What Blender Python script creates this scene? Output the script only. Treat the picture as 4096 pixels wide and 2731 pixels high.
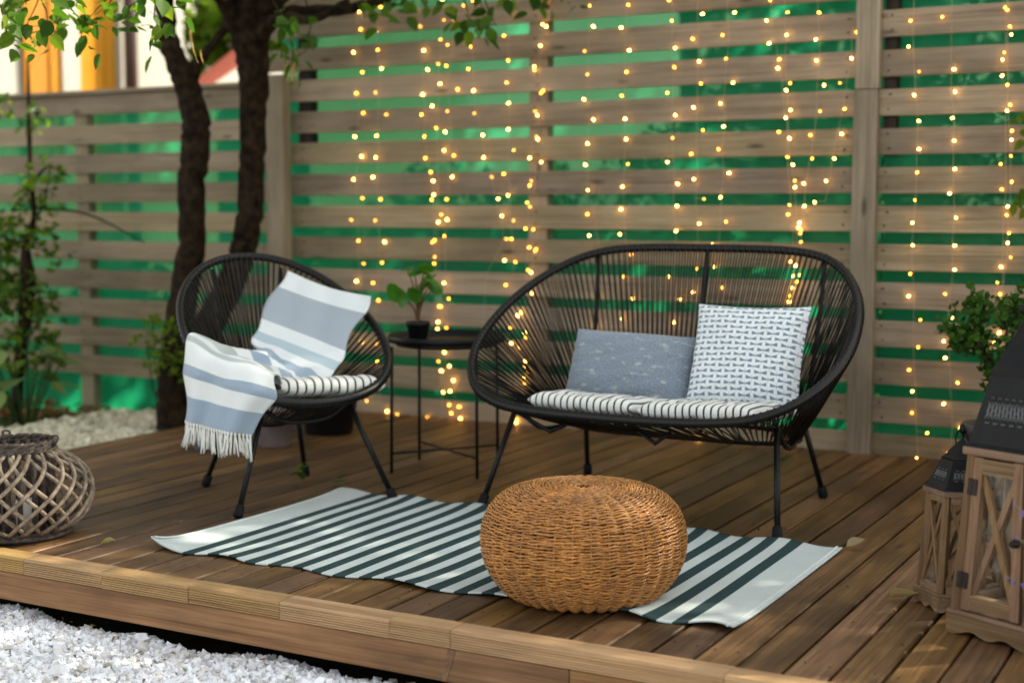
import bpy, math, random
import numpy as np
from mathutils import Vector, Matrix, Quaternion, Euler

random.seed(7); RNG = np.random.default_rng(7)
for o in list(bpy.data.objects): bpy.data.objects.remove(o)
SC = bpy.context.scene
COL = SC.collection
R = math.radians

# ---------------------------------------------------------------- camera
cam_d = bpy.data.cameras.new('camera'); CAM = bpy.data.objects.new('camera', cam_d); COL.objects.link(CAM)
cam_d.lens = 50.0; cam_d.sensor_width = 36.0; cam_d.clip_end = 500; cam_d.clip_start = .05
PITCH = math.atan((1365.5 - 826.0) / 5689.0); YAW = R(28.7)
fwd = Vector((-math.sin(YAW) * math.cos(PITCH), math.cos(YAW) * math.cos(PITCH), -math.sin(PITCH)))
CAM.location = (0, 0, 1.0)
CAM.rotation_euler = fwd.to_track_quat('-Z', 'Y').to_euler()
cam_d.dof.use_dof = True; cam_d.dof.focus_distance = 3.9; cam_d.dof.aperture_fstop = 1.8
cam_d.dof.aperture_blades = 0
SC.camera = CAM

# ---------------------------------------------------------------- sky, sun, exposure
SUN_AZ = math.atan2(.66, .75); SUN_EL = R(40)
w = bpy.data.worlds.new('World'); SC.world = w; w.use_nodes = True
nt = w.node_tree; nt.nodes.clear()
sky = nt.nodes.new('ShaderNodeTexSky'); sky.sky_type = 'NISHITA'; sky.sun_disc = False
sky.sun_elevation = SUN_EL; sky.sun_rotation = SUN_AZ; sky.air_density = 1.0; sky.dust_density = 1.6; sky.ozone_density = 1.0
bg = nt.nodes.new('ShaderNodeBackground'); bg.inputs['Strength'].default_value = 0.13
wo = nt.nodes.new('ShaderNodeOutputWorld')
hs_ = nt.nodes.new('ShaderNodeHueSaturation'); hs_.inputs['Saturation'].default_value = .22   # a hazy summer sky
nt.links.new(sky.outputs[0], hs_.inputs['Color']); tint_ = nt.nodes.new('ShaderNodeMix'); tint_.data_type = 'RGBA'; tint_.blend_type = 'MULTIPLY'; tint_.inputs[0].default_value = 1.0; tint_.inputs[7].default_value = (1.0, .97, .91, 1)   # warm haze
nt.links.new(hs_.outputs[0], tint_.inputs[6]); nt.links.new(tint_.outputs[2], bg.inputs[0]); nt.links.new(bg.outputs[0], wo.inputs[0])
sun_d = bpy.data.lights.new('sun', 'SUN'); sun_d.energy = 4.2; sun_d.angle = R(.53); sun_d.color = (1, .90, .72)
SUN = bpy.data.objects.new('sun', sun_d); COL.objects.link(SUN)
sdir = Vector((math.sin(SUN_AZ) * math.cos(SUN_EL), math.cos(SUN_AZ) * math.cos(SUN_EL), math.sin(SUN_EL)))
SUN.rotation_euler = (-sdir).to_track_quat('-Z', 'Y').to_euler(); SUN.location = sdir * 30
vs = SC.view_settings; vs.view_transform = 'Standard'; vs.look = 'None'; vs.gamma = 1.0; vs.use_curve_mapping = False
vs.exposure = 1.62
SC.render.engine = 'CYCLES'
cy = SC.cycles
cy.use_denoising = True
try: cy.denoiser = 'OPENIMAGEDENOISE'
except Exception: pass
cy.max_bounces = 8; cy.diffuse_bounces = 4; cy.glossy_bounces = 3; cy.transmission_bounces = 6; cy.transparent_max_bounces = 16
cy.sample_clamp_indirect = 6.0; cy.caustics_reflective = False; cy.caustics_refractive = False
# ---------------------------------------------------------------- materials
def mat(name):
    m = bpy.data.materials.new(name); m.use_nodes = True
    t = m.node_tree; t.nodes.clear()
    return m, t
class NB:
    """tiny node builder"""
    def __init__(s, name): s.m, s.t = mat(name)
    def n(s, typ, props=None, **ins):
        nd = s.t.nodes.new('ShaderNode' + typ)
        for k, v in (props or {}).items(): setattr(nd, k, v)
        for k, v in ins.items():
            k = k.replace('_', ' ') if not k.startswith('i') or not k[1:].isdigit() else int(k[1:])
            s.set(nd, k, v)
        return nd
    def set(s, nd, k, v):
        sock = nd.inputs[k]
        if isinstance(v, bpy.types.NodeSocket): s.t.links.new(v, sock)
        elif isinstance(v, bpy.types.Node): s.t.links.new(v.outputs[0], sock)
        else: sock.default_value = (tuple(v) + (1,) if isinstance(v, (tuple, list)) and len(v) == 3 and sock.type == 'RGBA' else v)
    def math(s, op, a, b=None, c=None, clamp=False):
        nd = s.t.nodes.new('ShaderNodeMath'); nd.operation = op; nd.use_clamp = clamp
        for i, v in enumerate((a, b, c)):
            if v is not None: s.set(nd, i, v)
        return nd.outputs[0]
    def ramp(s, fac, stops, interp='LINEAR'):
        nd = s.t.nodes.new('ShaderNodeValToRGB'); nd.color_ramp.interpolation = interp
        e = nd.color_ramp.elements
        while len(e) < len(stops): e.new(.5)
        for el, (p, c) in zip(e, stops): el.position = p; el.color = tuple(c) + (1,) if len(c) == 3 else c
        s.set(nd, 0, fac); return nd.outputs[0]
    def mix(s, f, a, b, mode='MIX'):
        nd = s.t.nodes.new('ShaderNodeMix'); nd.data_type = 'RGBA'; nd.blend_type = mode
        s.set(nd, 0, f); s.set(nd, 6, a); s.set(nd, 7, b); return nd.outputs[2]
    def noise(s, vec, scale, detail=4, rough=.55, dist=0):
        nd = s.n('TexNoise'); s.set(nd, 'Scale', scale); s.set(nd, 'Detail', detail); s.set(nd, 'Roughness', rough); s.set(nd, 'Distortion', dist)
        if vec is not None: s.set(nd, 'Vector', vec)
        return nd.outputs[0]
    def coord(s, which='Object', scale=(1, 1, 1), rnd=0):
        tc = s.n('TexCoord'); v = tc.outputs[which]
        if rnd:
            oi = s.n('ObjectInfo'); sh = s.math('MULTIPLY', oi.outputs['Random'], rnd)
            a = s.t.nodes.new('ShaderNodeVectorMath'); a.operation = 'ADD'; s.set(a, 0, v); s.set(a, 1, sh); v = a.outputs[0]
        mp = s.n('Mapping'); s.set(mp, 'Vector', v); mp.inputs['Scale'].default_value = scale
        return mp.outputs[0]
    def bump(s, h, strength=.3, dist=.01):
        b = s.n('Bump'); s.set(b, 'Height', h); s.set(b, 'Strength', strength); s.set(b, 'Distance', dist); return b.outputs[0]
    def bsdf(s, color, rough=.6, normal=None, spec=.4, metal=0, sheen=0, sub=0, coat=0):
        p = s.n('BsdfPrincipled'); s.set(p, 'Base Color', color); s.set(p, 'Roughness', rough)
        s.set(p, 'Specular IOR Level', spec); s.set(p, 'Metallic', metal)
        if sheen: s.set(p, 'Sheen Weight', sheen)
        if coat: s.set(p, 'Coat Weight', coat)
        if normal is not None: s.set(p, 'Normal', normal)
        return p.outputs[0]
    def out(s, sh):
        o = s.n('OutputMaterial'); s.set(o, 'Surface', sh); return s.m
    def sep(s, vec):
        nd = s.n('SeparateXYZ'); s.set(nd, 0, vec); return nd.outputs

def wood(name, dark, mid, light, axis=1, rough=.6, spec=.35, rnd=40, grain=1.0, tint=.35, stain=.5, bump=.35, knots=True, crack=.55):
    b = NB(name); k = [38.0, 38.0, 38.0]; k[axis] = 1.6
    v = b.coord('Object', k, rnd)
    warp = b.noise(b.coord('Object', [3 if i != axis else 1.2 for i in range(3)], rnd), 1.5, 3)
    g1 = b.noise(v, 1.0 * grain, 7, .62, .6)
    g2 = b.noise(v, 4.5 * grain, 4, .6, .2)
    g = b.math('ADD', b.math('MULTIPLY', g1, .65), b.math('MULTIPLY', g2, .35))
    kc = [150.0, 150.0, 150.0]; kc[axis] = 1.1
    fine = b.noise(b.coord('Object', kc, rnd), 1.0, 5, .7)
    g = b.math('ADD', b.math('MULTIPLY', g, .62), b.math('MULTIPLY', fine, .38))
    col = b.ramp(g, [(.34, dark), (.49, mid), (.66, light)])
    ck = b.ramp(fine, [(.27, (1 - crack,) * 3), (.36, (1,) * 3)])
    col = b.mix(1.0, col, ck, 'MULTIPLY')
    oi = b.n('ObjectInfo'); rv = oi.outputs['Random']
    val = b.math('MULTIPLY_ADD', rv, tint * 2, 1 - tint)
    hs = b.n('HueSaturation'); b.set(hs, 'Color', col); b.set(hs, 'Value', val)
    r2 = b.math('FRACT', b.math('MULTIPLY', rv, 17.3))
    b.set(hs, 'Hue', b.math('MULTIPLY_ADD', r2, .014, .494)); b.set(hs, 'Saturation', b.math('MULTIPLY_ADD', r2, .2, .98))
    st = b.ramp(warp, [(.38, (1 - stain * .7,) * 3), (.62, (1.08,) * 3)])
    c2 = b.mix(1.0, hs.outputs[0], st, 'MULTIPLY')
    if knots:
        kv = [9.0, 9.0, 9.0]; kv[axis] = 2.6
        vo = b.n('TexVoronoi', {'feature': 'F1'}); b.set(vo, 'Vector', b.coord('Object', kv, rnd)); b.set(vo, 'Scale', 1.0)
        kn = b.ramp(vo.outputs['Distance'], [(.05, (.25,) * 3), (.13, (1,) * 3)])
        c2 = b.mix(.8, c2, kn, 'MULTIPLY')
    nrm = b.bump(g, bump, .004)
    rr = b.math('MULTIPLY_ADD', g2, .25, rough - .12)
    return b.out(b.bsdf(c2, rr, nrm, spec))

def leafmat(name, c1, c2, trans=.45, rough=.45):
    b = NB(name)
    gi = b.n('NewGeometry'); rv = gi.outputs['Random Per Island']
    oi = b.n('ObjectInfo')
    r = b.math('FRACT', b.math('ADD', rv, b.math('MULTIPLY', oi.outputs['Random'], 3.7)))
    col = b.ramp(r, [(0, c1), (1, c2)])
    p = b.bsdf(col, rough, None, .18)
    t = b.n('BsdfTranslucent'); b.set(t, 'Color', b.mix(1.0, col, (1.25, 1.35, .55), 'MULTIPLY'))
    mx = b.n('MixShader'); b.set(mx, 0, trans); b.set(mx, 1, p); b.set(mx, 2, t)
    return b.out(mx.outputs[0])

def plain(name, c, rough=.5, spec=.4, metal=0, nscale=0, var=.12, bump=0, coat=0):
    b = NB(name); col = c; nrm = None
    if nscale:
        nz = b.noise(b.coord('Object'), nscale, 5)
        col = b.mix(1.0, c, b.ramp(nz, [(.3, (1 - var * 2,) * 3), (.7, (1 + var,) * 3)]), 'MULTIPLY')
        if bump: nrm = b.bump(nz, bump, .003)
    return b.out(b.bsdf(col, rough, nrm, spec, metal, coat=coat))

# ---------------------------------------------------------------- objects
def link(o): COL.objects.link(o); return o
def mesh_obj(name, V, F, material=None, parent=None, smooth=False, uv=None, loc=None):
    me = bpy.data.meshes.new(name)
    me.from_pydata([tuple(map(float, v)) for v in V], [], [tuple(map(int, f)) for f in F]); me.update()
    if smooth: me.polygons.foreach_set('use_smooth', [True] * len(me.polygons))
    if uv is not None:
        ul = me.uv_layers.new(name='UVMap'); li = np.empty(len(me.loops), dtype=np.int32); me.loops.foreach_get('vertex_index', li)
        ul.data.foreach_set('uv', np.asarray(uv, dtype=np.float32)[li].ravel())
    o = bpy.data.objects.new(name, me)
    if material is not None:
        for m in (material if isinstance(material, (list, tuple)) else [material]): me.materials.append(m)
    link(o)
    if parent is not None: o.parent = parent
    if loc is not None: o.location = loc
    return o
def inst(src, name, parent=None, loc=(0, 0, 0), rot=(0, 0, 0), scale=(1, 1, 1)):
    o = bpy.data.objects.new(name, src.data if isinstance(src, bpy.types.Object) else src); link(o)
    o.parent = parent; o.location = loc; o.rotation_euler = rot; o.scale = scale
    return o
def empty(name, loc=(0, 0, 0), rz=0.0):
    o = bpy.data.objects.new(name, None); link(o); o.location = loc; o.rotation_euler = (0, 0, rz); o.empty_display_size = .05
    return o
def tag(o, label=None, cat=None, group=None, kind=None):
    if label: o['label'] = label
    if cat: o['category'] = cat
    if group: o['group'] = group
    if kind: o['kind'] = kind
    return o
class G:
    """geometry collector"""
    def __init__(s): s.V = []; s.F = []; s.n = 0
    def add(s, V, F):
        V = np.asarray(V, float).reshape(-1, 3); s.V.append(V); s.F += [tuple(i + s.n for i in f) for f in F]; s.n += len(V); return s
    def box(s, x0, x1, y0, y1, z0, z1):
        return s.add([(x0, y0, z0), (x1, y0, z0), (x1, y1, z0), (x0, y1, z0), (x0, y0, z1), (x1, y0, z1), (x1, y1, z1), (x0, y1, z1)],
                     [(0, 3, 2, 1), (4, 5, 6, 7), (0, 1, 5, 4), (1, 2, 6, 5), (2, 3, 7, 6), (3, 0, 4, 7)])
    def bbox(s, x0, x1, y0, y1, z0, z1, c=.003):
        """chamfered box"""
        V = []
        for z, k in ((z0, c), (z0 + c, 0), (z1 - c, 0), (z1, c)):
            for (sx, sy) in ((0, 0), (1, 0), (1, 1), (0, 1)):
                xa = x0 + k if sx == 0 else x1 - k; ya = y0 + k if sy == 0 else y1 - k
                V.append((xa, ya, z))
        F = [(3, 2, 1, 0), (12, 13, 14, 15)]
        for r in range(3):
            for i in range(4): j = (i + 1) % 4; F.append((r * 4 + i, r * 4 + j, r * 4 + 4 + j, r * 4 + 4 + i))
        return s.add(V, F)
    def tube(s, P, rad, n=8, closed=False, caps=True):
        V, F = tube(P, rad, n, closed, caps); return s.add(V, F)
    def lathe(s, prof, n=32, c=(0, 0, 0), cap=True):
        V = []; F = []
        for r, z in prof:
            for i in range(n): a = 2 * math.pi * i / n; V.append((c[0] + r * math.cos(a), c[1] + r * math.sin(a), c[2] + z))
        for k in range(len(prof) - 1):
            for i in range(n): j = (i + 1) % n; F.append((k * n + i, k * n + j, k * n + n + j, k * n + n + i))
        if cap: F.append(tuple(range(n))[::-1]); F.append(tuple(range((len(prof) - 1) * n, len(prof) * n)))
        return s.add(V, F)
    def obj(s, name, material=None, parent=None, smooth=False, loc=None):
        return mesh_obj(name, np.concatenate(s.V), s.F, material, parent, smooth, None, loc)
def tube(P, rad, n=8, closed=False, caps=True):
    P = np.asarray(P, float); m = len(P); rad = np.broadcast_to(np.asarray(rad, float), (m,))
    if closed: T = np.roll(P, -1, 0) - np.roll(P, 1, 0)
    else: T = np.gradient(P, axis=0)
    T /= np.linalg.norm(T, axis=1)[:, None] + 1e-12
    up = np.array([0, 0, 1.]) if abs(T[0][2]) < .9 else np.array([1., 0, 0])
    V = []; a = np.arange(n) * 2 * math.pi / n
    u = np.cross(up, T[0]); u /= np.linalg.norm(u)
    for i in range(m):
        u = u - T[i] * (u @ T[i]); u /= np.linalg.norm(u) + 1e-12; v = np.cross(T[i], u)
        V.append(P[i] + rad[i] * (np.cos(a)[:, None] * u + np.sin(a)[:, None] * v))
    V = np.concatenate(V); F = []
    for i in range(m if closed else m - 1):
        i2 = (i + 1) % m
        for k in range(n): k2 = (k + 1) % n; F.append((i * n + k, i * n + k2, i2 * n + k2, i2 * n + k))
    if caps and not closed: F.append(tuple(range(n))[::-1]); F.append(tuple(range((m - 1) * n, m * n)))
    return V, F
def spline(P, k=6, closed=False):
    """Catmull-Rom through rows of P (any number of columns)"""
    P = np.asarray(P, float); m = len(P); out = []
    rng = range(m) if closed else range(m - 1)
    for i in rng:
        if closed: p0, p1, p2, p3 = P[(i - 1) % m], P[i], P[(i + 1) % m], P[(i + 2) % m]
        else: p1, p2 = P[i], P[i + 1]; p0 = P[i - 1] if i else 2 * p1 - p2; p3 = P[i + 2] if i + 2 < m else 2 * p2 - p1
        for t in np.arange(k) / k:
            out.append(.5 * ((2 * p1) + (-p0 + p2) * t + (2 * p0 - 5 * p1 + 4 * p2 - p3) * t * t + (-p0 + 3 * p1 - 3 * p2 + p3) * t ** 3))
    if not closed: out.append(P[-1])
    return np.array(out)
def grid_faces(nu, nv, wrap_u=False):
    F = []
    for i in range(nu - (0 if wrap_u else 1)):
        for j in range(nv - 1): i2 = (i + 1) % nu; F.append((i * nv + j, i2 * nv + j, i2 * nv + j + 1, i * nv + j + 1))
    return F

def leaf_cloud(C, size, seed=0, aspect=.6, up=.35, fold=.25):
    """many small folded leaves: C = centres (n,3); returns V,F"""
    rg = np.random.default_rng(seed); n = len(C); C = np.asarray(C, float)
    d = rg.normal(size=(n, 3)); d[:, 2] = d[:, 2] * .6 - .15; d /= np.linalg.norm(d, axis=1)[:, None]
    nn = rg.normal(size=(n, 3)); nn[:, 2] += up * 3; nn -= d * (nn * d).sum(1)[:, None]; nn /= np.linalg.norm(nn, axis=1)[:, None]
    s = np.cross(d, nn); L = size * rg.uniform(.6, 1.25, n)[:, None]; W = L * aspect * .5
    base = C - d * L * .5; tip = C + d * L * .5 - nn * L * .12
    a = C - d * L * .08 + s * W + nn * L * fold * .4; b = C - d * L * .08 - s * W + nn * L * fold * .4
    V = np.stack([base, a, tip, b], 1).reshape(-1, 3)
    F = []
    for i in range(n): k = 4 * i; F.append((k, k + 1, k + 2)); F.append((k, k + 2, k + 3))
    return V, F
def blob_points(n, centres, seed=0):
    """points gathered in clumps: centres = [(x,y,z,rx,ry,rz)]"""
    rg = np.random.default_rng(seed); out = []
    vol = np.array([c[3] * c[4] * c[5] for c in centres]); k = rg.choice(len(centres), n, p=vol / vol.sum())
    cs = np.array(centres)[k]; d = rg.normal(size=(n, 3)); d /= np.linalg.norm(d, axis=1)[:, None]
    r = rg.uniform(.25, 1, n) ** .6
    return cs[:, :3] + d * r[:, None] * cs[:, 3:6]
def clumps(n, box, r, seed=0):
    rg = np.random.default_rng(seed); x0, x1, y0, y1, z0, z1 = box
    return [(rg.uniform(x0, x1), rg.uniform(y0, y1), rg.uniform(z0, z1)) + tuple(r * rg.uniform(.6, 1.4, 3)) for _ in range(n)]
def good_leaf(name, material, L=1.0, W=.62, tip=.25, bend=.18, fold=.18):
    """one leaf with midrib fold and tip, length along +Y from origin, unit size"""
    prof = [(0, .03), (.06, .42), (.18, .82), (.34, 1.0), (.52, .93), (.70, .66), (.84, .33), (.93, .12), (1.0, 0.01)]
    V = []; F = []
    for t, wv in prof:
        y = t * L; z = -bend * t * t
        for s_ in (-1, -.5, 0, .5, 1): V.append((s_ * wv * W * .5, y, z + fold * abs(s_) * wv * W * .5 + .012 * math.sin(t * 17 + s_)))
    for i in range(len(prof) - 1):
        for j in range(4): a = i * 5 + j; F.append((a, a + 1, a + 6, a + 5))
    me = bpy.data.meshes.new(name); me.from_pydata(V, [], F); me.materials.append(material)
    me.polygons.foreach_set('use_smooth', [True] * len(F)); me.update()
    return me
def sup(v, e): return np.sign(v) * np.abs(v) ** e
# ---------------------------------------------------------------- measured places (metres)
STRINGS = [[(-3.962,1.926),(-3.954,1.842),(-3.989,1.735),(-3.94,1.639),(-3.982,1.541),(-3.941,1.446),(-3.994,1.335),(-3.954,1.24),(-3.991,1.13),(-3.951,1.04),(-4.005,0.935),(-3.967,0.835),(-3.947,0.724),(-3.991,0.638),(-3.951,0.346),(-3.93,0.144)],[(-3.85,1.828),(-3.847,1.739),(-3.833,1.652),(-3.864,1.54),(-3.807,1.435),(-3.865,1.336),(-3.864,1.233),(-3.876,1.139),(-3.841,1.034),(-3.866,0.933),(-3.822,0.831),(-3.84,0.731),(-3.886,0.633),(-3.852,0.55),(-3.882,0.34),(-3.868,0.25),(-3.929,0.056),(-3.818,0.011),(-3.755,0.002)],[(-3.65,1.93),(-3.617,1.835),(-3.593,1.723),(-3.572,1.634),(-3.603,1.521),(-3.604,1.427),(-3.583,1.325),(-3.58,1.225),(-3.552,1.16),(-3.54,1.119),(-3.553,1.031),(-3.52,0.927),(-3.543,0.832),(-3.533,0.764),(-3.52,0.531),(-3.526,0.425),(-3.523,0.27),(-3.497,0.228),(-3.49,0.126)],[(-3.476,1.854),(-3.497,1.767),(-3.512,1.657),(-3.497,1.565),(-3.542,1.465),(-3.53,1.364),(-3.487,1.26),(-3.54,1.054),(-3.502,0.962),(-3.537,0.842),(-3.536,0.733),(-3.483,0.643),(-3.519,0.458),(-3.486,0.315),(-3.464,0.066),(-3.457,0.026),(-3.583,-0.003)],[(-3.377,1.914),(-3.438,1.846),(-3.46,1.741),(-3.466,1.646),(-3.415,1.538),(-3.466,1.44),(-3.476,1.345),(-3.435,1.235),(-3.442,1.137),(-3.471,1.033),(-3.464,0.939),(-3.489,0.862),(-3.462,0.57),(-3.501,0.532),(-3.478,0.431),(-3.463,0.251),(-3.444,0.183),(-3.452,0.134),(-3.405,0.063),(-3.404,0.006)],[(-3.318,1.824),(-3.336,1.726),(-3.345,1.626),(-3.32,1.527),(-3.318,1.425),(-3.274,1.325),(-3.268,1.223),(-3.232,1.134),(-3.2,1.035),(-3.173,0.957),(-3.154,0.852),(-3.159,0.754),(-3.156,0.642),(-3.438,0.185),(-3.406,0.062)],[(-3.127,1.863),(-3.16,1.765),(-3.142,1.655),(-3.144,1.556),(-3.137,1.464),(-3.137,1.347),(-3.112,1.253),(-3.166,1.148),(-3.142,1.05),(-3.116,0.936),(-3.126,0.853),(-3.11,0.748),(-3.091,0.505),(-3.127,0.449),(-3.124,0.375),(-3.093,0.122),(-3.404,0.006)],[(-2.991,1.895),(-2.965,1.804),(-2.977,1.712),(-3.009,1.622),(-2.966,1.514),(-3.007,1.425),(-2.997,1.311),(-3.03,1.217),(-3.026,1.115),(-3.044,1.017),(-3.05,0.9),(-3.033,0.815),(-3.032,0.815),(-3.039,0.713),(-3.077,0.518),(-3.05,0.404),(-3.076,0.36),(-3.067,0.266),(-3.065,0.214),(-3.099,0.023)],[(-2.955,1.908),(-2.951,1.795),(-3.006,1.606),(-2.97,1.503),(-2.992,1.406),(-2.99,1.3),(-2.974,1.197),(-3.028,1.094),(-3.033,0.999),(-3.017,0.896),(-2.999,0.807),(-2.998,0.799),(-3.019,0.703),(-3.02,0.606),(-3.05,0.428),(-3.05,0.298),(-3.034,0.254),(-3.057,0.195),(-3.103,0.008)],[(-2.731,1.869),(-2.714,1.78),(-2.76,1.677),(-2.746,1.576),(-2.76,1.468),(-2.714,1.378),(-2.741,1.275),(-2.755,1.183),(-2.737,1.072),(-2.743,0.966),(-2.728,0.871),(-2.558,0.694),(-2.695,0.583),(-2.567,0.51),(-2.705,0.474)],[(-2.55,1.862),(-2.587,1.769),(-2.547,1.67),(-2.559,1.578),(-2.583,1.478),(-2.559,1.377),(-2.562,1.291),(-2.55,1.183),(-2.573,1.086),(-2.583,0.988),(-2.579,0.879),(-2.529,0.792),(-2.522,0.598)],[(-2.362,1.868),(-2.351,1.783),(-2.337,1.669),(-2.333,1.587),(-2.363,1.481),(-2.327,1.386),(-2.337,1.29),(-2.366,1.189),(-2.315,1.096),(-2.318,1.002),(-2.321,0.895),(-2.353,0.699),(-2.296,0.604),(-2.326,0.503)],[(-2.211,1.802),(-2.258,1.703),(-2.227,1.608),(-2.215,1.514),(-2.245,1.416),(-2.204,1.32),(-2.258,1.222),(-2.241,1.115),(-2.2,1.032),(-2.211,0.927),(-2.245,0.835),(-2.22,0.736),(-2.236,0.635),(-2.211,0.007)],[(-2.075,1.801),(-2.121,1.71),(-2.108,1.614),(-2.075,1.513),(-2.132,1.43),(-2.112,1.333),(-2.133,1.239),(-2.086,1.139),(-2.121,1.038),(-2.095,0.936),(-2.156,0.839),(-2.142,0.744),(-2.108,0.658)],[(-1.929,1.757),(-1.92,1.665),(-1.884,1.564),(-1.831,1.501),(-1.824,1.392),(-1.842,1.361),(-1.869,1.304),(-1.836,1.202),(-1.798,1.078),(-1.826,0.967),(-1.78,0.914),(-1.814,0.774),(-1.794,0.714),(-1.804,0.665),(-1.816,0.607),(-1.832,0.578),(-1.826,-0.01)],[(-1.845,1.786),(-1.847,1.695),(-1.875,1.598),(-1.843,1.472),(-1.826,1.277),(-1.808,1.17),(-1.797,1.105),(-1.819,1.006),(-1.774,0.934),(-1.773,0.889),(-1.789,0.757),(-1.785,0.691),(-1.81,0.632),(-1.817,0.009)],[(-1.712,1.776),(-1.721,1.669),(-1.722,1.587),(-1.684,1.486),(-1.7,1.383),(-1.742,1.289),(-1.731,1.194),(-1.761,1.093),(-1.759,1.001),(-1.773,0.904),(-1.771,0.855),(-1.77,0.718),(-1.778,0.044),(-1.769,-0.014)],[(-1.544,1.78),(-1.562,1.69),(-1.574,1.587),(-1.623,1.493),(-1.598,1.388),(-1.611,1.29),(-1.636,1.192),(-1.669,1.103),(-1.712,1.017)],[(-1.347,1.721),(-1.352,1.622),(-1.31,1.524),(-1.325,1.433),(-1.305,1.333),(-1.302,1.224),(-1.304,1.133),(-1.314,1.025),(-1.318,0.936),(-1.314,0.847),(-1.321,0.735),(-1.328,0.645),(-1.276,0.554),(-1.282,0.445),(-1.319,0.351),(-1.302,0.267),(-1.304,0.179),(-1.24,0.104),(-1.275,0.001)],[(-1.227,1.729),(-1.177,1.527),(-1.17,1.441),(-1.175,1.34),(-1.169,1.254),(-1.161,1.144),(-1.179,1.05),(-1.151,0.956),(-1.153,0.848),(-1.15,0.755),(-1.187,0.658),(-1.153,0.566),(-1.184,0.473),(-1.177,0.408),(-1.126,0.313),(-1.177,0.226),(-1.113,0.133),(-1.157,0.029)],[(-0.996,1.751),(-0.974,1.677),(-0.993,1.582),(-0.997,1.494),(-0.963,1.384),(-0.953,1.285),(-0.954,1.191),(-0.949,1.093),(-0.961,1.0),(-0.953,0.898),(-0.945,0.806),(-0.992,0.708),(-0.948,0.612),(-0.994,0.474),(-0.968,0.377),(-0.994,0.187)],[(-0.97,1.648),(-0.998,1.555),(-0.976,1.459),(-0.975,1.362),(-0.953,1.251),(-0.993,1.161),(-0.985,1.065),(-0.964,0.967),(-0.955,0.861),(-0.98,0.768),(-0.98,0.663),(-0.979,0.514),(-0.949,0.425),(-0.994,0.281)]]
BENCH_RIM = [1.006,1.003,1.004,1.009,1.017,1.028,1.042,1.058,1.076,1.093,1.105,1.104,1.088,1.063,1.036,1.012,0.995,0.984,0.981,0.984,0.995,1.012,1.036,1.063,1.088,1.104,1.105,1.093,1.076,1.058,1.042,1.028,1.017,1.009,1.004,1.003,1.006,1.013,1.024,1.037,1.053,1.07,1.089,1.107,1.125,1.137,1.139,1.128,1.104,1.075,1.047,1.024,1.007,0.997,0.994,0.997,1.007,1.024,1.047,1.075,1.104,1.128,1.139,1.137,1.125,1.107,1.089,1.07,1.053,1.037,1.024,1.013]
TRUNK_A = [(-4.539, 5.03, -0.037, 0.115), (-4.557, 5.038, 0.136, 0.085), (-4.561, 5.058, 0.339, 0.075), (-4.539, 5.085, 0.583, 0.07), (-4.501, 5.11, 0.827, 0.068), (-4.507, 5.126, 1.11, 0.068), (-4.49, 5.143, 1.291, 0.07), (-4.497, 5.143, 1.431, 0.068), (-4.529, 5.118, 1.57, 0.062), (-4.572, 5.077, 1.727, 0.052), (-4.558, 5.039, 1.84, 0.048), (-4.52, 4.967, 2.042, 0.045), (-4.428, 4.824, 2.369, 0.04), (-4.322, 4.599, 2.932, 0.03)]
FORK_A = [(-4.519, 5.149, 1.602, 0.05), (-4.483, 5.176, 1.672, 0.026), (-4.43, 5.239, 1.775, 0.022), (-4.376, 5.319, 1.921, 0.03)]
TRUNK_B = [(-4.536, 5.034, -0.016, 0.09), (-4.516, 5.077, 0.175, 0.075), (-4.461, 5.142, 0.398, 0.072), (-4.387, 5.216, 0.601, 0.07), (-4.342, 5.27, 0.764, 0.068), (-4.318, 5.299, 0.907, 0.066), (-4.313, 5.323, 1.111, 0.064), (-4.32, 5.346, 1.356, 0.066), (-4.315, 5.352, 1.599, 0.078), (-4.315, 5.335, 1.759, 0.092), (-4.296, 5.305, 1.914, 0.11), (-4.243, 5.239, 2.098, 0.1), (-4.149, 5.104, 2.487, 0.08), (-3.92, 4.957, 3.147, 0.05)]
LIMB_A = [(-4.244, 5.329, 1.874, 0.06), (-4.076, 5.307, 1.88, 0.035), (-3.812, 5.279, 1.869, 0.028), (-3.557, 5.248, 1.887, 0.022), (-3.253, 5.192, 1.94, 0.016)]
LIMB_B = [(-4.257, 5.311, 1.773, 0.05), (-4.047, 5.205, 1.847, 0.03), (-3.787, 5.115, 1.811, 0.02), (-3.54, 5.027, 1.867, 0.015)]
LIMB_C = [(-4.34, 5.272, 1.833, 0.05), (-4.292, 5.081, 1.945, 0.035), (-4.157, 4.701, 1.977, 0.03), (-3.988, 4.212, 1.896, 0.022), (-3.86, 3.813, 1.799, 0.016), (-3.761, 3.516, 1.723, 0.01)]
LIMB_D = [(-4.214, 5.292, 1.907, 0.05), (-3.671, 5.087, 2.03, 0.035), (-3.139, 4.911, 1.945, 0.025), (-2.681, 4.808, 1.846, 0.018), (-2.488, 4.794, 1.798, 0.01)]
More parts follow.
